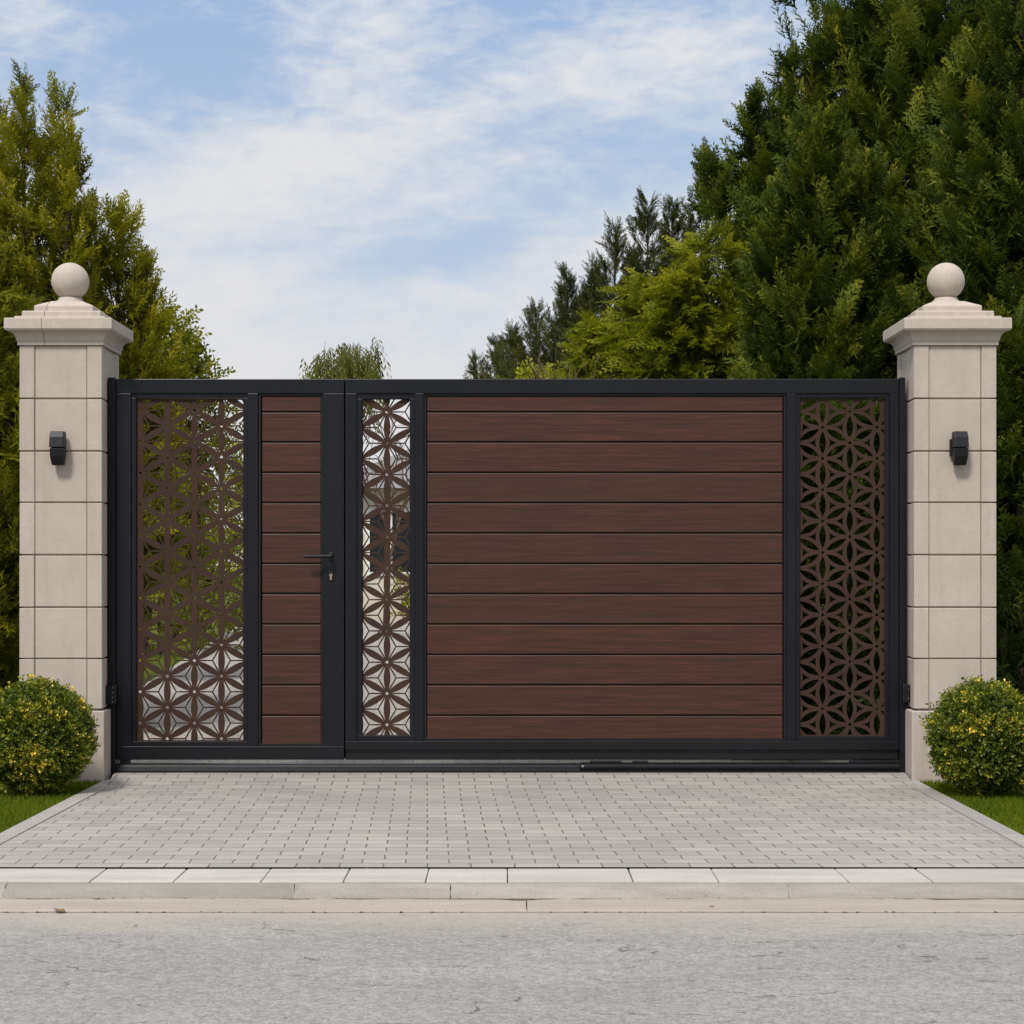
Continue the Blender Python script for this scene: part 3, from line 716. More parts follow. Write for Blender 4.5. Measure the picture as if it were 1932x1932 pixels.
# roller at the foot of the leaf
bm = bmesh.new(); wx, wz = gx(236), GROUND_GATE + .028
box(bm, wx - .028, wx + .026, yF + .008, yF + .012, wz - .006, zb); box(bm, wx - .028, wx + .026, yF + .0115, yF + .046, wz + .029, zb - .001); rb = obj('roller_bracket', bm, M['black'], pg, bevel=.001)
bm = bmesh.new(); cyl(bm, (wx, yF + .014, wz), (wx, yF + .040, wz), .027, n=28); obj('wheel', bm, M['black'], rb)

# sliding leaf
sg = thing('sliding_gate', (gx(1177), GD + .03, GROUND_GATE), 'wide dark metal sliding gate with reddish planks and two lattice screens', 'gate')
bm = bmesh.new(); xl, xr = gx(651.3), gx(1696.5); ztop, zbot = gz(715), gz(1415)
box(bm, xl, gx(673), yF, yB, gz(1398), gz(742)); box(bm, gx(1679), xr, yF, yB, gz(1398), gz(742)); box(bm, xl, xr, yF, yB, gz(742), ztop); box(bm, xl, xr, yF - .003, yB, gz(1415), gz(1398))
box(bm, gx(783), gx(799.5), yF + .001, yB, gz(1398), gz(742)); box(bm, gx(1484), gx(1501.5), yF + .001, yB, gz(1398), gz(742))
obj('frame', bm, M['metal'], sg, bevel=.0028)
bm = bmesh.new(); box(bm, xl + .001, xr - .001, yF + .012, yB - .004, gz(1434), gz(1415) + .002); obj('bottom_rail', bm, M['black'], sg, bevel=.004)
w_ = gx(684) - gx(673)
bm = bmesh.new(); rect_frame(bm, gx(672.8), gx(783.2), gz(1398.3), gz(741.7), w_ * .95, yF + .010, yB - .006); obj('screen_frame', bm, M['metal'], sg, bevel=.0018)
bm = bmesh.new(); rect_frame(bm, gx(1501.3), gx(1679.2), gz(1398.3), gz(741.7), w_ * .75, yF + .010, yB - .006); obj('screen_frame', bm, M['metal'], sg, bevel=.0018)
bm = bmesh.new(); rect_frame(bm, gx(799.3), gx(1484.2), gz(1398.3), gz(741.7), .0135, yF + .012, yB - .006); box(bm, gx(802), gx(1481), yF + .040, yF + .046, gz(1397), gz(745)); obj('plank_frame', bm, M['black'], sg, bevel=.001)
lattice('lattice_screen', gx(682), gx(775.5), gz(1390), gz(751.5), gx(729.5), gz(1131.5), LP, 'petal', yF + .028, sg, .004)
lattice('lattice_screen', gx(1507.5), gx(1673), gz(1390), gz(751.5), gx(1605), gz(1190), LP, 'open', yF + .028, sg, .008)
PL2 = PL[:-1] + [1397.5]
planks('plank_panel', gx(805.5), gx(1477.5), PL2, yF + .016, yF + .038, sg)

bm = bmesh.new(); box(bm, gx(645), gx(660), yB + .0005, yB + .010, gz(1432), gz(717)); obj('stop_strip', bm, M['black'], sg)
# stop bracket on the right post
bm = bmesh.new(); x0, x1 = X(1702, GD - .03), X(1715.5, GD - .03)
box(bm, x0, x1, GD - .05, GD - .0125, gz(1325), gz(1290)); k = obj('stop_bracket', bm, M['black'], gr, bevel=.005)
for zc in (gz(1316), gz(1299)):
    bm = bmesh.new(); cyl(bm, (x1 - .008, GD - .052, zc), (x1 - .008, GD - .049, zc), .003, n=10); obj('screw', bm, M['steel'], k)

# ground track and guide beam
tr = thing('gate_track', (gx(960), GD + .03, GROUND_GATE), 'dark metal floor track running under both gate leaves', 'gate track')
bm = bmesh.new(); zg = GROUND_GATE
prism_x(bm, [(GD - .030, zg), (GD - .030, zg + .010), (GD - .022, zg + .013), (GD - .020, zg + .024), (GD - .008, zg + .027), (GD - .004, zg + .037), (GD + .010, zg + .040), (GD + .060, zg + .040), (GD + .075, zg + .012), (GD + .080, zg)], gx(219.5), gx(1697))
obj('rail', bm, M['metal'], tr, bevel=.0015)
gb = thing('guide_beam', (gx(1400), GD + .01, zg + .04), 'dark round edged guide beam lying on the right half of the floor track', 'guide beam')
bm = bmesh.new()
prism_x(bm, [(GD - .036, zg + .020), (GD - .040, zg + .030), (GD - .036, zg + .042), (GD - .026, zg + .047), (GD + .02, zg + .0475), (GD + .02, zg + .0415), (GD - .015, zg + .0405), (GD - .020, zg + .020)], gx(1093), gx(1695))
obj('beam', bm, M['metal'], gb, bevel=.002)
bm = bmesh.new(); box(bm, gx(1112), gx(1172), GD - .02, GD + .01, zg + .048, zg + .0585); box(bm, gx(1193), gx(1222), GD - .02, GD + .01, zg + .048, zg + .0575); obj('carriage', bm, M['black'], gb, bevel=.002)
bm = bmesh.new(); box(bm, gx(1602), gx(1694), GD - .02, GD + .012, zg + .048, zg + .0600); obj('end_stop', bm, M['black'], gb, bevel=.002)
bm = bmesh.new(); cyl(bm, (gx(1099), GD - .041, zg + .034), (gx(1099), GD - .036, zg + .034), .006, n=14); obj('screw', bm, M['steel'], gb)

# ================================================================== CLIPPED BOX BUSHES
def box_bush(cx, cy, cz, r, label, yel):
    t = thing('clipped_bush', (cx, cy, 0), label, 'bush', 'round clipped bushes in front of the pillars')
    n = 9500; q = norm(RNG.normal(size=(n, 3))); ph = RNG.uniform(0, 6.28, 8)
    lump = 1 + .025 * np.sin(q[:, 0] * 6 + ph[0]) + .035 * np.sin(q[:, 1] * 9 + ph[1] + q[:, 2] * 5) + .025 * np.sin(q[:, 2] * 8 + ph[2]) + .03 * np.sin(q[:, 0] * 15 + q[:, 2] * 13 + ph[3]) + .03 * np.sin(q[:, 0] * 21 - q[:, 2] * 17 + q[:, 1] * 9 + ph[4])
    rr = (1 - .36 * RNG.random(n) ** 1.5) * lump * (.95 + .05 * q[:, 2] * math.cos(ph[7]) + .04 * q[:, 0] * math.sin(ph[7]))
    P = np.array((cx, cy, cz)) + q * rr[:, None] * r * np.array((1, 1, 1.0))
    P[:, 2] = np.maximum(P[:, 2], .012)
    D = q + RNG.normal(size=(n, 3)) * .55 + np.array((0, 0, .22))
    patch = np.sin(q[:, 0] * 4 + ph[5]) * np.sin(q[:, 2] * 5 + ph[6])
    ti = yel + (lump - 1) * 3.0 + RNG.normal(size=n) * .12 + (RNG.random(n) < .006 + .016 * (patch > .1)) * .36
    V, T = sprays('box', P, D, .029 * RNG.uniform(.6, 1.4, n), np.clip(ti, 0, 1), refj=2.0, jt=.08)
    m = 80; qs = norm(RNG.normal(size=(m, 3)) + np.array((0, -.2, .35))); Ps = np.array((cx, cy, cz)) + qs * r * .93
    Vs, Ts = sprays('box', Ps, qs + RNG.normal(size=(m, 3)) * .35 + np.array((0, 0, .3)), .044 * RNG.uniform(.7, 1.4, m), np.clip(yel + .12 + RNG.normal(size=m) * .12, 0, .8), refj=2.0, jt=.06)
    V, T = np.concatenate((V, Vs)), np.concatenate((T, Ts))
    sp_ = np.repeat(RNG.random(len(T) // 3) < .010, 3); T = np.where(sp_, np.clip(T + .45, 0, 1), T)
    V[:, 2] = np.maximum(V[:, 2], .004)
    obj('foliage', soup('foliage', V, T), M['box_leaf'], t)
    segs = []
    for k in range(26):
        d = norm(RNG.normal(size=3) + np.array((0, 0, .3))); segs.append(((cx + d[0] * .02, cy + d[1] * .02, 0), np.array((cx, cy, cz)) + d * r * .85, .008, .002))
    obj('stem', soup('stem', limb_soup(segs)), M['bark'], t)
box_bush(-2.248, 8.85, .258, .265, 'round clipped green bush with sparse yellow tips on the lawn by the left pillar', .40)
box_bush(2.207, 8.80, .256, .260, 'round clipped bush with yellow tips on the lawn by the right pillar', .36)

# ================================================================== TREES
def at(px, d): return (X(px, d), d)
# left group
d = 12.5
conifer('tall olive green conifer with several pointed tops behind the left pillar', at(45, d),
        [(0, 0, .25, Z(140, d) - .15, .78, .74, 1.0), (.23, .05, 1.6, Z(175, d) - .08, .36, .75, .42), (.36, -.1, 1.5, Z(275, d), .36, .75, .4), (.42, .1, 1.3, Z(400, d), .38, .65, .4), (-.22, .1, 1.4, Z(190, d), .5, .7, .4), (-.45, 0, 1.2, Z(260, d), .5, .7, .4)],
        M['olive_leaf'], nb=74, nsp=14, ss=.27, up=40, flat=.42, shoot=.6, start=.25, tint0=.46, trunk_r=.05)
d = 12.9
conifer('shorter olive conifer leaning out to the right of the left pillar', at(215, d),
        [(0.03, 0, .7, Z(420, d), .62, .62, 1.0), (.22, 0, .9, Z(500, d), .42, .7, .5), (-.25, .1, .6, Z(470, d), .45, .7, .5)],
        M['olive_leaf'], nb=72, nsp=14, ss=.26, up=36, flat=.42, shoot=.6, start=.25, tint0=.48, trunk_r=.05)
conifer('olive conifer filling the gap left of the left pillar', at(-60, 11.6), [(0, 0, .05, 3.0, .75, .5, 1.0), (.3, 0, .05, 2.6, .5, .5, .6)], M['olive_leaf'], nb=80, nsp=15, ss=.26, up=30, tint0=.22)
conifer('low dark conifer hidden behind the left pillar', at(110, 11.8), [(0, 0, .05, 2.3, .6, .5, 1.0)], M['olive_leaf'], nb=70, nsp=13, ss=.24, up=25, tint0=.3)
d = 17.3
shrub('bright yellow green leafy tree beside the olive conifers', at(262, d),
      [(.16, 0, 3.02, .36, .36), (.42, -.1, 2.78, .30, .30), (.0, 0, 2.75, .55, .5), (.3, .1, 2.35, .45, .45), (-.25, .1, 2.1, .6, .6), (.2, 0, 1.75, .5, .5), (.05, 0, 1.3, .6, .5)], M['shrub_leaf'], n=3000, ss=.15, name='leafy_tree', cat='tree', tint0=.5, part='crown')
shrub('olive leafy tree seen through the left lattice screen', at(372, 29), [(0, 0, 2.3, 1.0, 1.1), (.6, 0, 1.6, .75, .8), (-.6, 0, 1.4, .9, 1.0)], M['shrub_leaf'], n=1700, ss=.18, name='leafy_tree', cat='tree', tint0=.55, part='crown')
shrub('low round green shrub beyond the left lattice screen', at(300, 24), [(0, 0, 1.0, 1.1, .95), (.7, .5, .9, .8, .75), (-1.1, -.3, 1.0, 1.0, .95)], M['shrub_leaf'], n=1600, ss=.18, tint0=.5)
# willow in the distance
def willow(px, d, label):
    t = thing('weeping_tree', (X(px, d), d, 0), label, 'tree'); bx = X(px, d)
    P, D, SC, TI, SEG = [], [], [], [], []
    SEG.append(((bx, d, 0), (bx, d, 2.6), .1, .06))
    for pxo, top, wd, nn in ((-62, 662, .22, 26), (-35, 652, .26, 34), (-10, 640, .28, 40), (12, 632, .28, 40), (35, 645, .24, 34), (52, 650, .12, 13), (68, 634, .12, 12), (-20, 690, .4, 30), (30, 692, .3, 20), (-55, 695, .2, 16)):
        pxo *= .80; wd *= .72; tip = np.array((bx + pxo / F * d, d + RNG.normal() * .2, Z(top, d) - .05))
        SEG.append(((bx, d, 2.2), tip, .025, .004))
        nn = int(nn * 1.35); q = RNG.normal(size=(nn, 3)) * np.array((wd * .55, .25, .13)); q[:, 2] = -np.abs(q[:, 2]) * 1.6
        P.append(tip + q); D.append(np.array((0, 0, -1.)) + np.stack([q[:, 0] * .5 + RNG.normal(size=nn) * .12, RNG.normal(size=nn) * .2, 0 * q[:, 0]], 1)); SC.append(RNG.uniform(.35, .85, nn)); TI.append(.5 + RNG.normal(size=nn) * .18)
    V, T = sprays('willow', np.concatenate(P), np.concatenate(D), np.concatenate(SC), np.concatenate(TI), ref=(0, 1, 0))
    obj('crown', soup('crown', V, T), M['willow_leaf'], t); obj('trunk', soup('trunk', limb_soup(SEG)), M['bark'], t)
willow(652, 27, 'small weeping tree with hanging strands showing above the gate leaves')

# right group: the great dark conifers
d = 15.2
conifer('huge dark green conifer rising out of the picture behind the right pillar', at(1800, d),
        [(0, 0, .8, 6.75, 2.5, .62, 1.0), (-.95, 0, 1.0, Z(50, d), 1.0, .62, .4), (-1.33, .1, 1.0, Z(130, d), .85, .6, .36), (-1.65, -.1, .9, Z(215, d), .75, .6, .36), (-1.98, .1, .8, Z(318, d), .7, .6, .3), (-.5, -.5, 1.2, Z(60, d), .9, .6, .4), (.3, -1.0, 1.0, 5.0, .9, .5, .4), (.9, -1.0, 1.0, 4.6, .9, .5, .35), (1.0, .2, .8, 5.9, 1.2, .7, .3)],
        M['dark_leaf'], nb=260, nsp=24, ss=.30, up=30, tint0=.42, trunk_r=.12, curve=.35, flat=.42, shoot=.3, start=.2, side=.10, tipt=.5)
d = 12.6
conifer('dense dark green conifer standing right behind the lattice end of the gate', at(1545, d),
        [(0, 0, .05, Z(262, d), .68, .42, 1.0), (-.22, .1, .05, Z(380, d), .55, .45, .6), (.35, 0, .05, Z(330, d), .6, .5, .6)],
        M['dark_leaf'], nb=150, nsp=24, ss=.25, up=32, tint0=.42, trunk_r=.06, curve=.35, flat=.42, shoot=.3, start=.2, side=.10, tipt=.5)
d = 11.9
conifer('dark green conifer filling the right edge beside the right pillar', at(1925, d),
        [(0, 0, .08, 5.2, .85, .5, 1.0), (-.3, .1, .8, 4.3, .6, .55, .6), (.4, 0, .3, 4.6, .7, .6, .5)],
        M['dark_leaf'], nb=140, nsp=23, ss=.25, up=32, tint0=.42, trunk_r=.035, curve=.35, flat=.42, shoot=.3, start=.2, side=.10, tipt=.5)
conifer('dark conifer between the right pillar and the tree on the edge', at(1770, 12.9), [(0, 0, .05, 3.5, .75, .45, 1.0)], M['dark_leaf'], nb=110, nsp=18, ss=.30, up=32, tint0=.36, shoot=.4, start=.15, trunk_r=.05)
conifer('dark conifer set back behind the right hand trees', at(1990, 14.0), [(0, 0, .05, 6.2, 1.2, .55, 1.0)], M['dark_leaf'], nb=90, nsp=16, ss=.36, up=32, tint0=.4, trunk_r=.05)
# slim conifers stepping down to the left, behind the golden ones
d = 17.5
G1 = 'slim dark conifers stepping down behind the golden trees'
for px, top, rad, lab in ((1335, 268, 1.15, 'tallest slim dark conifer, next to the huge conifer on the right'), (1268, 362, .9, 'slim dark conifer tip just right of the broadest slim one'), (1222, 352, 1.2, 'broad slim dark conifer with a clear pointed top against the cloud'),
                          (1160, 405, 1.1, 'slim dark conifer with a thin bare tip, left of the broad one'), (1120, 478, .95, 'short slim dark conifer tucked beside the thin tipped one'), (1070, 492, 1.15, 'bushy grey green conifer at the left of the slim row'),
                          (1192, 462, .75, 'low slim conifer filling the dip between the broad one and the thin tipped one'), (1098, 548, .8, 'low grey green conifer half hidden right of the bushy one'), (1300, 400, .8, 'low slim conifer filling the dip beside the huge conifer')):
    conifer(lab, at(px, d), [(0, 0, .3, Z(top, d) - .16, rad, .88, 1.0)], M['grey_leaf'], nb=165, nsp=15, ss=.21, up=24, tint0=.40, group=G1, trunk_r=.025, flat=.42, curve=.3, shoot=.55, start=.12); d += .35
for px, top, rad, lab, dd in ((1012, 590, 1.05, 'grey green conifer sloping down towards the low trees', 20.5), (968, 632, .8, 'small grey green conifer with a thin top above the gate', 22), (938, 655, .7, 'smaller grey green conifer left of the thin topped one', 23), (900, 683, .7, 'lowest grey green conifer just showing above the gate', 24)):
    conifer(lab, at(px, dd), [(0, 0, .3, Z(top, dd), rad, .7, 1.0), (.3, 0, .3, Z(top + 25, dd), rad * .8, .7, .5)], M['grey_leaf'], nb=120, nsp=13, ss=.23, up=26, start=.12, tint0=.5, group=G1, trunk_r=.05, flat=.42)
# golden drooping conifers
G2 = 'golden drooping conifers above the gate'
for px, dd, lead, lab in ((1330, 13.9, [(0, 0, .2, Z(452, 13.9), .62, .42, 1.0), (-.2, -.1, .2, Z(540, 13.9), .55, .45, .6)], 'tallest golden green drooping conifer beside the dense dark one'),
                          (1225, 14.3, [(0, 0, .2, Z(535, 14.3), .62, .42, 1.0)], 'middle golden green drooping conifer in the sloping row'),
                          (1135, 14.7, [(0, 0, .2, Z(612, 14.7), .55, .42, 1.0)], 'lowest golden green drooping conifer at the left of the sloping row')):
    conifer(lab, at(px, dd), lead, M['gold_leaf'], kind='plume', nb=125, nsp=20, ss=.27, up=10, curve=-.2, tint0=.5, group=G2, trunk_r=.03, flat=.5, start=.12)
shrub('low yellow leafed shrub just showing above the gate', at(985, 16.5), [(0, 0, 2.35, .34, .34), (.3, 0, 2.45, .3, .3), (-.2, 0, 1.9, .4, .5)], M['gold_leaf'], n=1000, ss=.13, tint0=.4)
def hedge(x0, x1, y0, y1, h, label, n):
    t = thing('hedge', ((x0 + x1) / 2, (y0 + y1) / 2, 0), label, 'hedge')
    p = np.stack([RNG.uniform(x0, x1, n), RNG.uniform(y0, y1, n), RNG.uniform(.02, h, n)], 1)
    f = RNG.integers(0, 4, n); p[f == 0, 1] = y0 + RNG.random((f == 0).sum()) * .12; p[f == 1, 2] = h - RNG.random((f == 1).sum()) * .1; p[f == 2, 1] = y0 + .1 + RNG.random((f == 2).sum()) * .2
    p += RNG.normal(size=(n, 3)) * .03; c = np.array(((x0 + x1) / 2, (y0 + y1) / 2, h * .5))
    dd = norm((p - c) * np.array((.4, 2.5, .6))) + RNG.normal(size=(n, 3)) * .5 + np.array((0, 0, .3))
    V, T = sprays('cypress', p, dd, .17 * RNG.uniform(.6, 1.2, n), .34 + RNG.normal(size=n) * .12)
    V[:, 2] = np.maximum(V[:, 2], .01)
    obj('foliage', soup('foliage', V, T), M['dark_leaf'], t)
    obj('stem', soup('stem', limb_soup([((x, (y0 + y1) / 2, 0), (x, (y0 + y1) / 2, h * .8), .02, .006) for x in np.arange(x0 + .1, x1, .25)])), M['bark'], t)
hedge(1.30, 2.55, 10.15, 11.0, 1.85, 'dark trimmed hedge close behind the lattice end of the sliding gate', 2600)
# bare twiggy shrub in front of the golden conifers
def twigs(px, d, label):
    bx = X(px, d); t = thing('bare_shrub', (bx, d, 0), label, 'shrub'); SEG = [((bx, d, 0), (bx + .05, d, 1.6), .03, .02)]
    for k in range(60):
        a = np.array((bx + .05, d, 1.5 + RNG.random() * .3)); v = norm(np.array((RNG.normal() * .45 - .12, RNG.normal() * .4, 1.0))); b = a + v * RNG.uniform(.35, .85); c = b + norm(v + RNG.normal(size=3) * .6) * RNG.uniform(.15, .4)
        SEG += [(a, b, .008, .005), (b, c, .005, .002)]
        for j in range(3):
            q = a + (b - a) * RNG.uniform(.4, 1); SEG.append((q, q + norm(v + RNG.normal(size=3) * .8) * RNG.uniform(.1, .3), .004, .0015))
    obj('branch', soup('branch', limb_soup(SEG)), M['twig'], t)
twigs(1062, 13.6, 'bare brown twiggy shrub between the golden conifers and the gate')

# ================================================================== HOUSE far behind the gate
hd = 38.0; hx0, hx1 = X(640, hd), X(1480, hd); hb = 8.0
ho = thing('house', ((hx0 + hx1) / 2, hd + hb / 2, 0), 'low cream rendered house with a grey roof at the end of the forecourt', 'house')
bm = bmesh.new(); box(bm, hx0, hx1, hd, hd + hb, -.05, 2.75); obj('wall', bm, M['wall'], ho)
bm = bmesh.new(); o_ = .45; a = [bm.verts.new(p) for p in ((hx0 - o_, hd - o_, 2.7), (hx1 + o_, hd - o_, 2.7), (hx1 + o_, hd + hb + o_, 2.7), (hx0 - o_, hd + hb + o_, 2.7))]
r = [bm.verts.new((hx0 + 3.2, hd + hb / 2, 4.6)), bm.verts.new((hx1 - 3.2, hd + hb / 2, 4.6))]
bm.faces.new((a[0], a[1], r[1], r[0])); bm.faces.new((a[1], a[2], r[1])); bm.faces.new((a[2], a[3], r[0], r[1])); bm.faces.new((a[3], a[0], r[0])); bm.faces.new(a[::-1]); obj('roof', bm, M['roof'], ho)
for wx0, wx1, z0, z1 in ((hx0 + .55, hx0 + 1.55, .95, 2.3), (hx0 + 3.0, hx0 + 4.4, .95, 2.3), (hx0 + 6.6, hx0 + 8.0, .95, 2.3)):
    bm = bmesh.new(); rect_frame(bm, wx0, wx1, z0, z1, .07, hd - .05, hd - .002); box(bm, (wx0 + wx1) / 2 - .025, (wx0 + wx1) / 2 + .025, hd - .045, hd - .002, z0 + .07, z1 - .07); w = obj('window', bm, M['white'], ho)
    bm = bmesh.new(); box(bm, wx0 + .06, wx1 - .06, hd - .02, hd - .004, z0 + .06, z1 - .06); obj('pane', bm, M['glass'], w)
bm = bmesh.new(); box(bm, hx0 + 5.1, hx0 + 6.0, hd - .05, hd - .002, .03, 2.15); dr = obj('door', bm, M['screen'], ho)
shrub('low green shrub in front of the cream house', (hx0 + 1.9, hd - 1.0), [(0, 0, .55, .6, .5), (.6, 0, .5, .45, .42)], M['shrub_leaf'], n=700, ss=.2, tint0=.5)

def bare_tree(px, d, top, label):
    r_ = np.random.default_rng(5); bx = X(px, d); t = thing('bare_tree', (bx, d, 0), label, 'tree'); SEG = []
    def grow(a, v, L, rad, lev):
        b = a + v * L; SEG.append((a, b, rad, rad * .6))
        if lev == 0: return
        for k in range(4 if lev > 1 else 5):
            q = a + (b - a) * r_.uniform(.35, 1.0); nv = norm(v + r_.normal(size=3) * .55 + np.array((0, 0, .15))); grow(q, nv, L * r_.uniform(.45, .72), rad * .5, lev - 1)
    grow(np.array((bx, d, 0.)), norm(np.array((.02, 0, 1.))), top * .5, .06, 4)
    obj('trunk', soup('trunk', limb_soup(SEG)), M['twig'], t)
bare_tree(728, 30, 4.0, 'bare grey brown tree seen through the narrow lattice strip')
# trees standing just outside the picture on either side
for k, (x_, y_, h_, lab) in enumerate(((5.3, 12.2, 4.6, 'dark conifer standing alone on the lawn right of the pillar trees'), (7.4, 13.0, 5.0, 'farthest right dark conifer on the lawn'),
                                       (-5.0, 12.6, 4.2, 'olive conifer on the lawn left of the pillar trees'), (-7.0, 13.2, 4.6, 'farthest left olive conifer on the lawn'))):
    conifer(lab, (x_, y_), [(0, 0, .05, h_, 1.05, .55, 1.0), (.3, 0, .05, h_ * .8, .8, .55, .5)], M['dark_leaf' if x_ > 0 else 'olive_leaf'], nb=90, nsp=14, ss=.32, up=32, tint0=.42, trunk_r=.05, shoot=.4, start=.2)

# ================================================================== SMALL DEBRIS ON THE ROADSIDE
def dead_leaf(px, py, z, size, rot, label):
    d = F * (H - z) / (py - HY); x = X(px, d); bm = bmesh.new()
    for i, (u, v, w) in enumerate(()): pass
    pts = [(0, -.5, .0), (.22, -.2, .12), (.26, .15, .05), (.05, .55, .16), (-.2, .2, .1), (-.24, -.15, .02)]
    c = bm.verts.new((0, 0, .02 * size)); ring = [bm.verts.new((p[0] * size, p[1] * size, p[2] * size)) for p in pts]
    for i in range(6): bm.faces.new((c, ring[i], ring[(i + 1) % 6]))
    bmesh.ops.rotate(bm, verts=bm.verts[:], cent=(0, 0, 0), matrix=Matrix.Rotation(rot, 3, 'Z')); bmesh.ops.translate(bm, verts=bm.verts[:], vec=(x, d, z + .003))
    return tag(obj('dead_leaf', bm, M['dead']), label, 'leaf', 'dead leaves in the gutter')
dead_leaf(112, 1720, -.0475, .05, 1.2, 'curled brown leaf lying at the gutter edge near the left of the road')
dead_leaf(182, 1697, -.0475, .035, .3, 'small brown leaf against the kerb at the left')
dead_leaf(255, 1748, -.052, .018, 2, 'tiny dark brown leaf alone on the road near the left')
dead_leaf(1342, 1712, -.0475, .02, 2, 'tiny brown leaf in the gutter towards the right')
bm = bmesh.new()
for px, n in ((112, 16), (180, 10), (580, 30), (1230, 14), (300, 8), (1400, 10), (1650, 8), (690, 12)):
    for k in range(n):
        x = X(px, 6.62) + random.gauss(0, .05); y = 6.619 + random.gauss(0, .004); rr = random.uniform(.003, .007)
        bmesh.ops.create_icosphere(bm, subdivisions=1, radius=rr, matrix=Matrix.Translation((x, y, -.006)) @ Matrix.Diagonal((1.6, .8, .6, 1)))
for px, n, yy, zz in ((60, 26, 6.254, -.045), (130, 20, 6.254, -.045), (240, 12, 6.254, -.045), (560, 10, 6.254, -.045), (980, 14, 6.254, -.045), (1340, 16, 6.254, -.045), (1700, 12, 6.254, -.045),
                      (90, 16, 6.036, -.050), (420, 18, 6.036, -.050), (760, 14, 6.036, -.050), (1180, 20, 6.036, -.050), (1560, 14, 6.036, -.050), (1830, 12, 6.036, -.050)):
    for k in range(n):
        x = X(px, yy) + random.gauss(0, .16); rr = random.uniform(.0010, .0032)
        bmesh.ops.create_icosphere(bm, subdivisions=1, radius=rr, matrix=Matrix.Translation((x, yy + random.gauss(0, .004), zz)) @ Matrix.Diagonal((2.2, .9, .5, 1)))
tag(obj('moss', bm, M['moss']), 'brownish moss and grit in the joints of the kerb and gutter', 'moss', kind='stuff')

# ================================================================== SKY, SUN, CAMERA
SUN_AZ, SUN_EL = R(-24), R(52)      # behind and to the left of the camera, high
sv = Vector((math.sin(SUN_AZ) * math.cos(SUN_EL), -math.cos(SUN_AZ) * math.cos(SUN_EL), math.sin(SUN_EL)))
w = bpy.data.worlds.new('World'); S.world = w; w.use_nodes = True; nt = w.node_tree; nt.nodes.clear(); nb = NB(nt)
sky = nb.n('ShaderNodeTexSky', sky_type='NISHITA', sun_disc=False, sun_elevation=SUN_EL, sun_rotation=math.atan2(sv.x, sv.y), air_density=1.0, dust_density=1.6, ozone_density=1.4)
dirn = nb.n('ShaderNodeTexCoord').outputs['Generated']; sp = nb.n('ShaderNodeSeparateXYZ', i_0=dirn)
U = nb.math('ARCTAN2', sp.outputs[0], sp.outputs[1]); V = nb.math('ARCSINE', sp.outputs[2])
def gauss(px, py, rx, ry, rot=0):
    u0, v0 = (px - CX) / F, (HY - py) / F; c, s = math.cos(R(rot)), math.sin(R(rot))
    du, dv = nb.math('SUBTRACT', U, u0), nb.math('SUBTRACT', V, v0)
    a = nb.math('DIVIDE', nb.math('ADD', nb.math('MULTIPLY', du, c), nb.math('MULTIPLY', dv, s)), rx / F)
    b = nb.math('DIVIDE', nb.math('SUBTRACT', nb.math('MULTIPLY', dv, c), nb.math('MULTIPLY', du, s)), ry / F)
    return nb.math('EXPONENT', nb.math('MULTIPLY', nb.math('ADD', nb.math('MULTIPLY', a, a), nb.math('MULTIPLY', b, b)), -1))
uv = nb.n('ShaderNodeCombineXYZ', i_0=U, i_1=V).outputs[0]
def mapped(sc, rot, loc=(0, 0, 0)):
    q = nb.n('ShaderNodeMapping'); q.inputs['Rotation'].default_value = (0, 0, R(rot)); q.inputs['Scale'].default_value = sc; q.inputs['Location'].default_value = loc; nb.link(uv, q.inputs[0]); return q.outputs[0]
n1 = nb.noise(mapped((5, 13, 1), -14), 1.0, 5, 0.58, 0.5)
n2 = nb.noise(mapped((46, 105, 1), -24, (3, 1, 0)), 1.0, 5, 0.62, 0.3)
n3 = nb.noise(mapped((14, 40, 1), -30, (7, 2, 0)), 1.0, 4, 0.6, 0.6)
acc = nb.math('MULTIPLY', nb.math('SUBTRACT', n1, .5), 1.5)
acc = nb.math('ADD', acc, nb.math('MULTIPLY', nb.math('SUBTRACT', n3, .5), .9))
acc = nb.math('ADD', acc, nb.math('MULTIPLY', nb.math('SUBTRACT', n2, .5), nb.n('ShaderNodeMapRange', i_0=V, i_1=.12, i_2=.26, i_3=.35, i_4=1.15).outputs[0]))
base = nb.n('ShaderNodeMapRange', i_0=V, i_1=.08, i_2=.30, i_3=.95, i_4=.27).outputs[0]
acc = nb.math('ADD', acc, base)
for amp, g in ((.55, gauss(700, 70, 170, 110, 20)), (.30, gauss(20, 60, 130, 80)), (.45, gauss(520, 330, 360, 70, 14)), (.35, gauss(1150, 470, 230, 60, 8)), (.12, gauss(480, 480, 350, 120)), (.30, gauss(1120, 150, 260, 70, 20)),
               (-.50, gauss(350, 170, 170, 100, 10)), (-.5, gauss(860, 480, 230, 55, 16)), (-.22, gauss(640, 500, 160, 45, 5)), (-.22, gauss(1300, 290, 220, 80, 20)), (-.30, gauss(250, 30, 120, 60)), (-.25, gauss(930, 270, 110, 40, 20))):
    acc = nb.math('ADD', acc, nb.math('MULTIPLY', g, amp))
acc = nb.math('ADD', acc, nb.n('ShaderNodeMapRange', i_0=V, i_1=.33, i_2=.8, i_3=0, i_4=.75).outputs[0])
mask = nb.n('ShaderNodeMapRange', interpolation_type='SMOOTHSTEP', i_0=acc, i_1=.02, i_2=1.15).outputs[0]
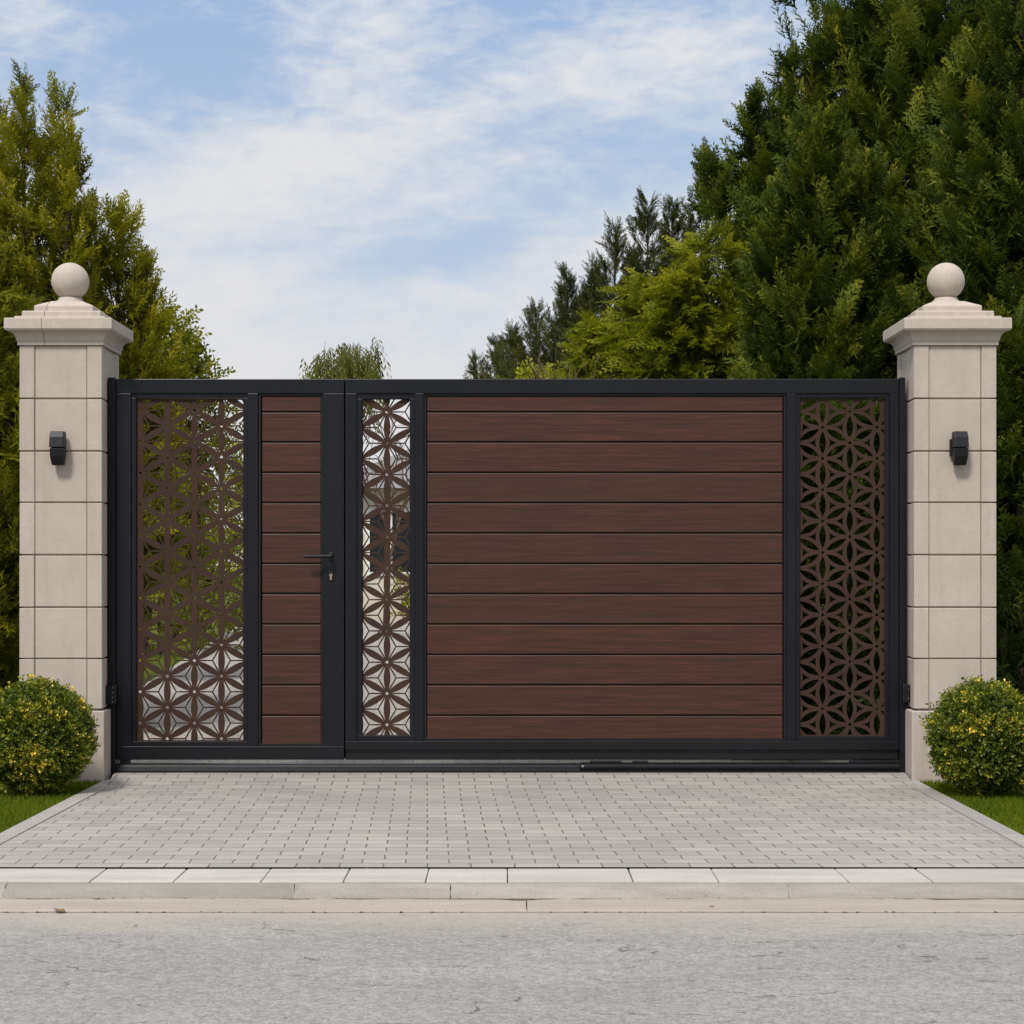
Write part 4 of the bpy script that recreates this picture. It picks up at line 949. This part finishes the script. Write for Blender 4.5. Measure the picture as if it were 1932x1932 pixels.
hz = nb.n('ShaderNodeMapRange', i_0=V, i_1=.08, i_2=.32).outputs[0]
CL = 6.6
cloud = nb.mix(hz, (CL * 1.0, CL * .99, CL * 1.0, 1), (CL * .99, CL * 1.01, CL * 1.05, 1))
blue = nb.mix(0.82, sky.outputs[0], nb.mix(hz, (4.9, 5.7, 6.8, 1), (2.95, 4.3, 6.5, 1)))
colr = nb.mix(mask, blue, cloud)
zen = nb.n('ShaderNodeMapRange', interpolation_type='SMOOTHSTEP', i_0=V, i_1=.34, i_2=1.1, i_3=1.0, i_4=1.5).outputs[0]
zv = nb.n('ShaderNodeVectorMath', operation='SCALE', i_0=colr, i_3=zen)
colr = nb.mix(nb.n('ShaderNodeMapRange', i_0=V, i_1=.34, i_2=.7).outputs[0], zv.outputs[0], nb.mix(1.0, zv.outputs[0], (1.0, .955, .905), 'MULTIPLY'))
# the ground half of the world: dim
bgd = nb.n('ShaderNodeBackground', i_1=0.1); nb.link(colr, bgd.inputs[0])
wo = nb.n('ShaderNodeOutputWorld'); nb.link(bgd.outputs[0], wo.inputs[0])

sl = bpy.data.lights.new('sun', 'SUN'); sl.energy = 2.75; sl.angle = R(11); sl.color = (1, .95, .88)
so = bpy.data.objects.new('sun', sl); COL.objects.link(so); so.rotation_euler = sv.to_track_quat('Z', 'Y').to_euler(); so.location = (0, 0, 20)

cd = bpy.data.cameras.new('camera'); cam = bpy.data.objects.new('camera', cd); COL.objects.link(cam)
cam.location = (0, 0, H); cam.rotation_euler = (R(90), 0, 0)
cd.sensor_width = 36; cd.lens = 36 * F / 1932; cd.shift_y = (HY - 966) / 1932; cd.clip_start = .05; cd.clip_end = 3000
S.camera = cam
S.cycles.max_bounces = 4; S.cycles.diffuse_bounces = 2; S.cycles.glossy_bounces = 2; S.cycles.transmission_bounces = 3
S.view_settings.view_transform = 'Standard'; S.view_settings.look = 'None'; S.view_settings.gamma = 1; S.view_settings.exposure = 0.22
S.render.resolution_x = S.render.resolution_y = 1024
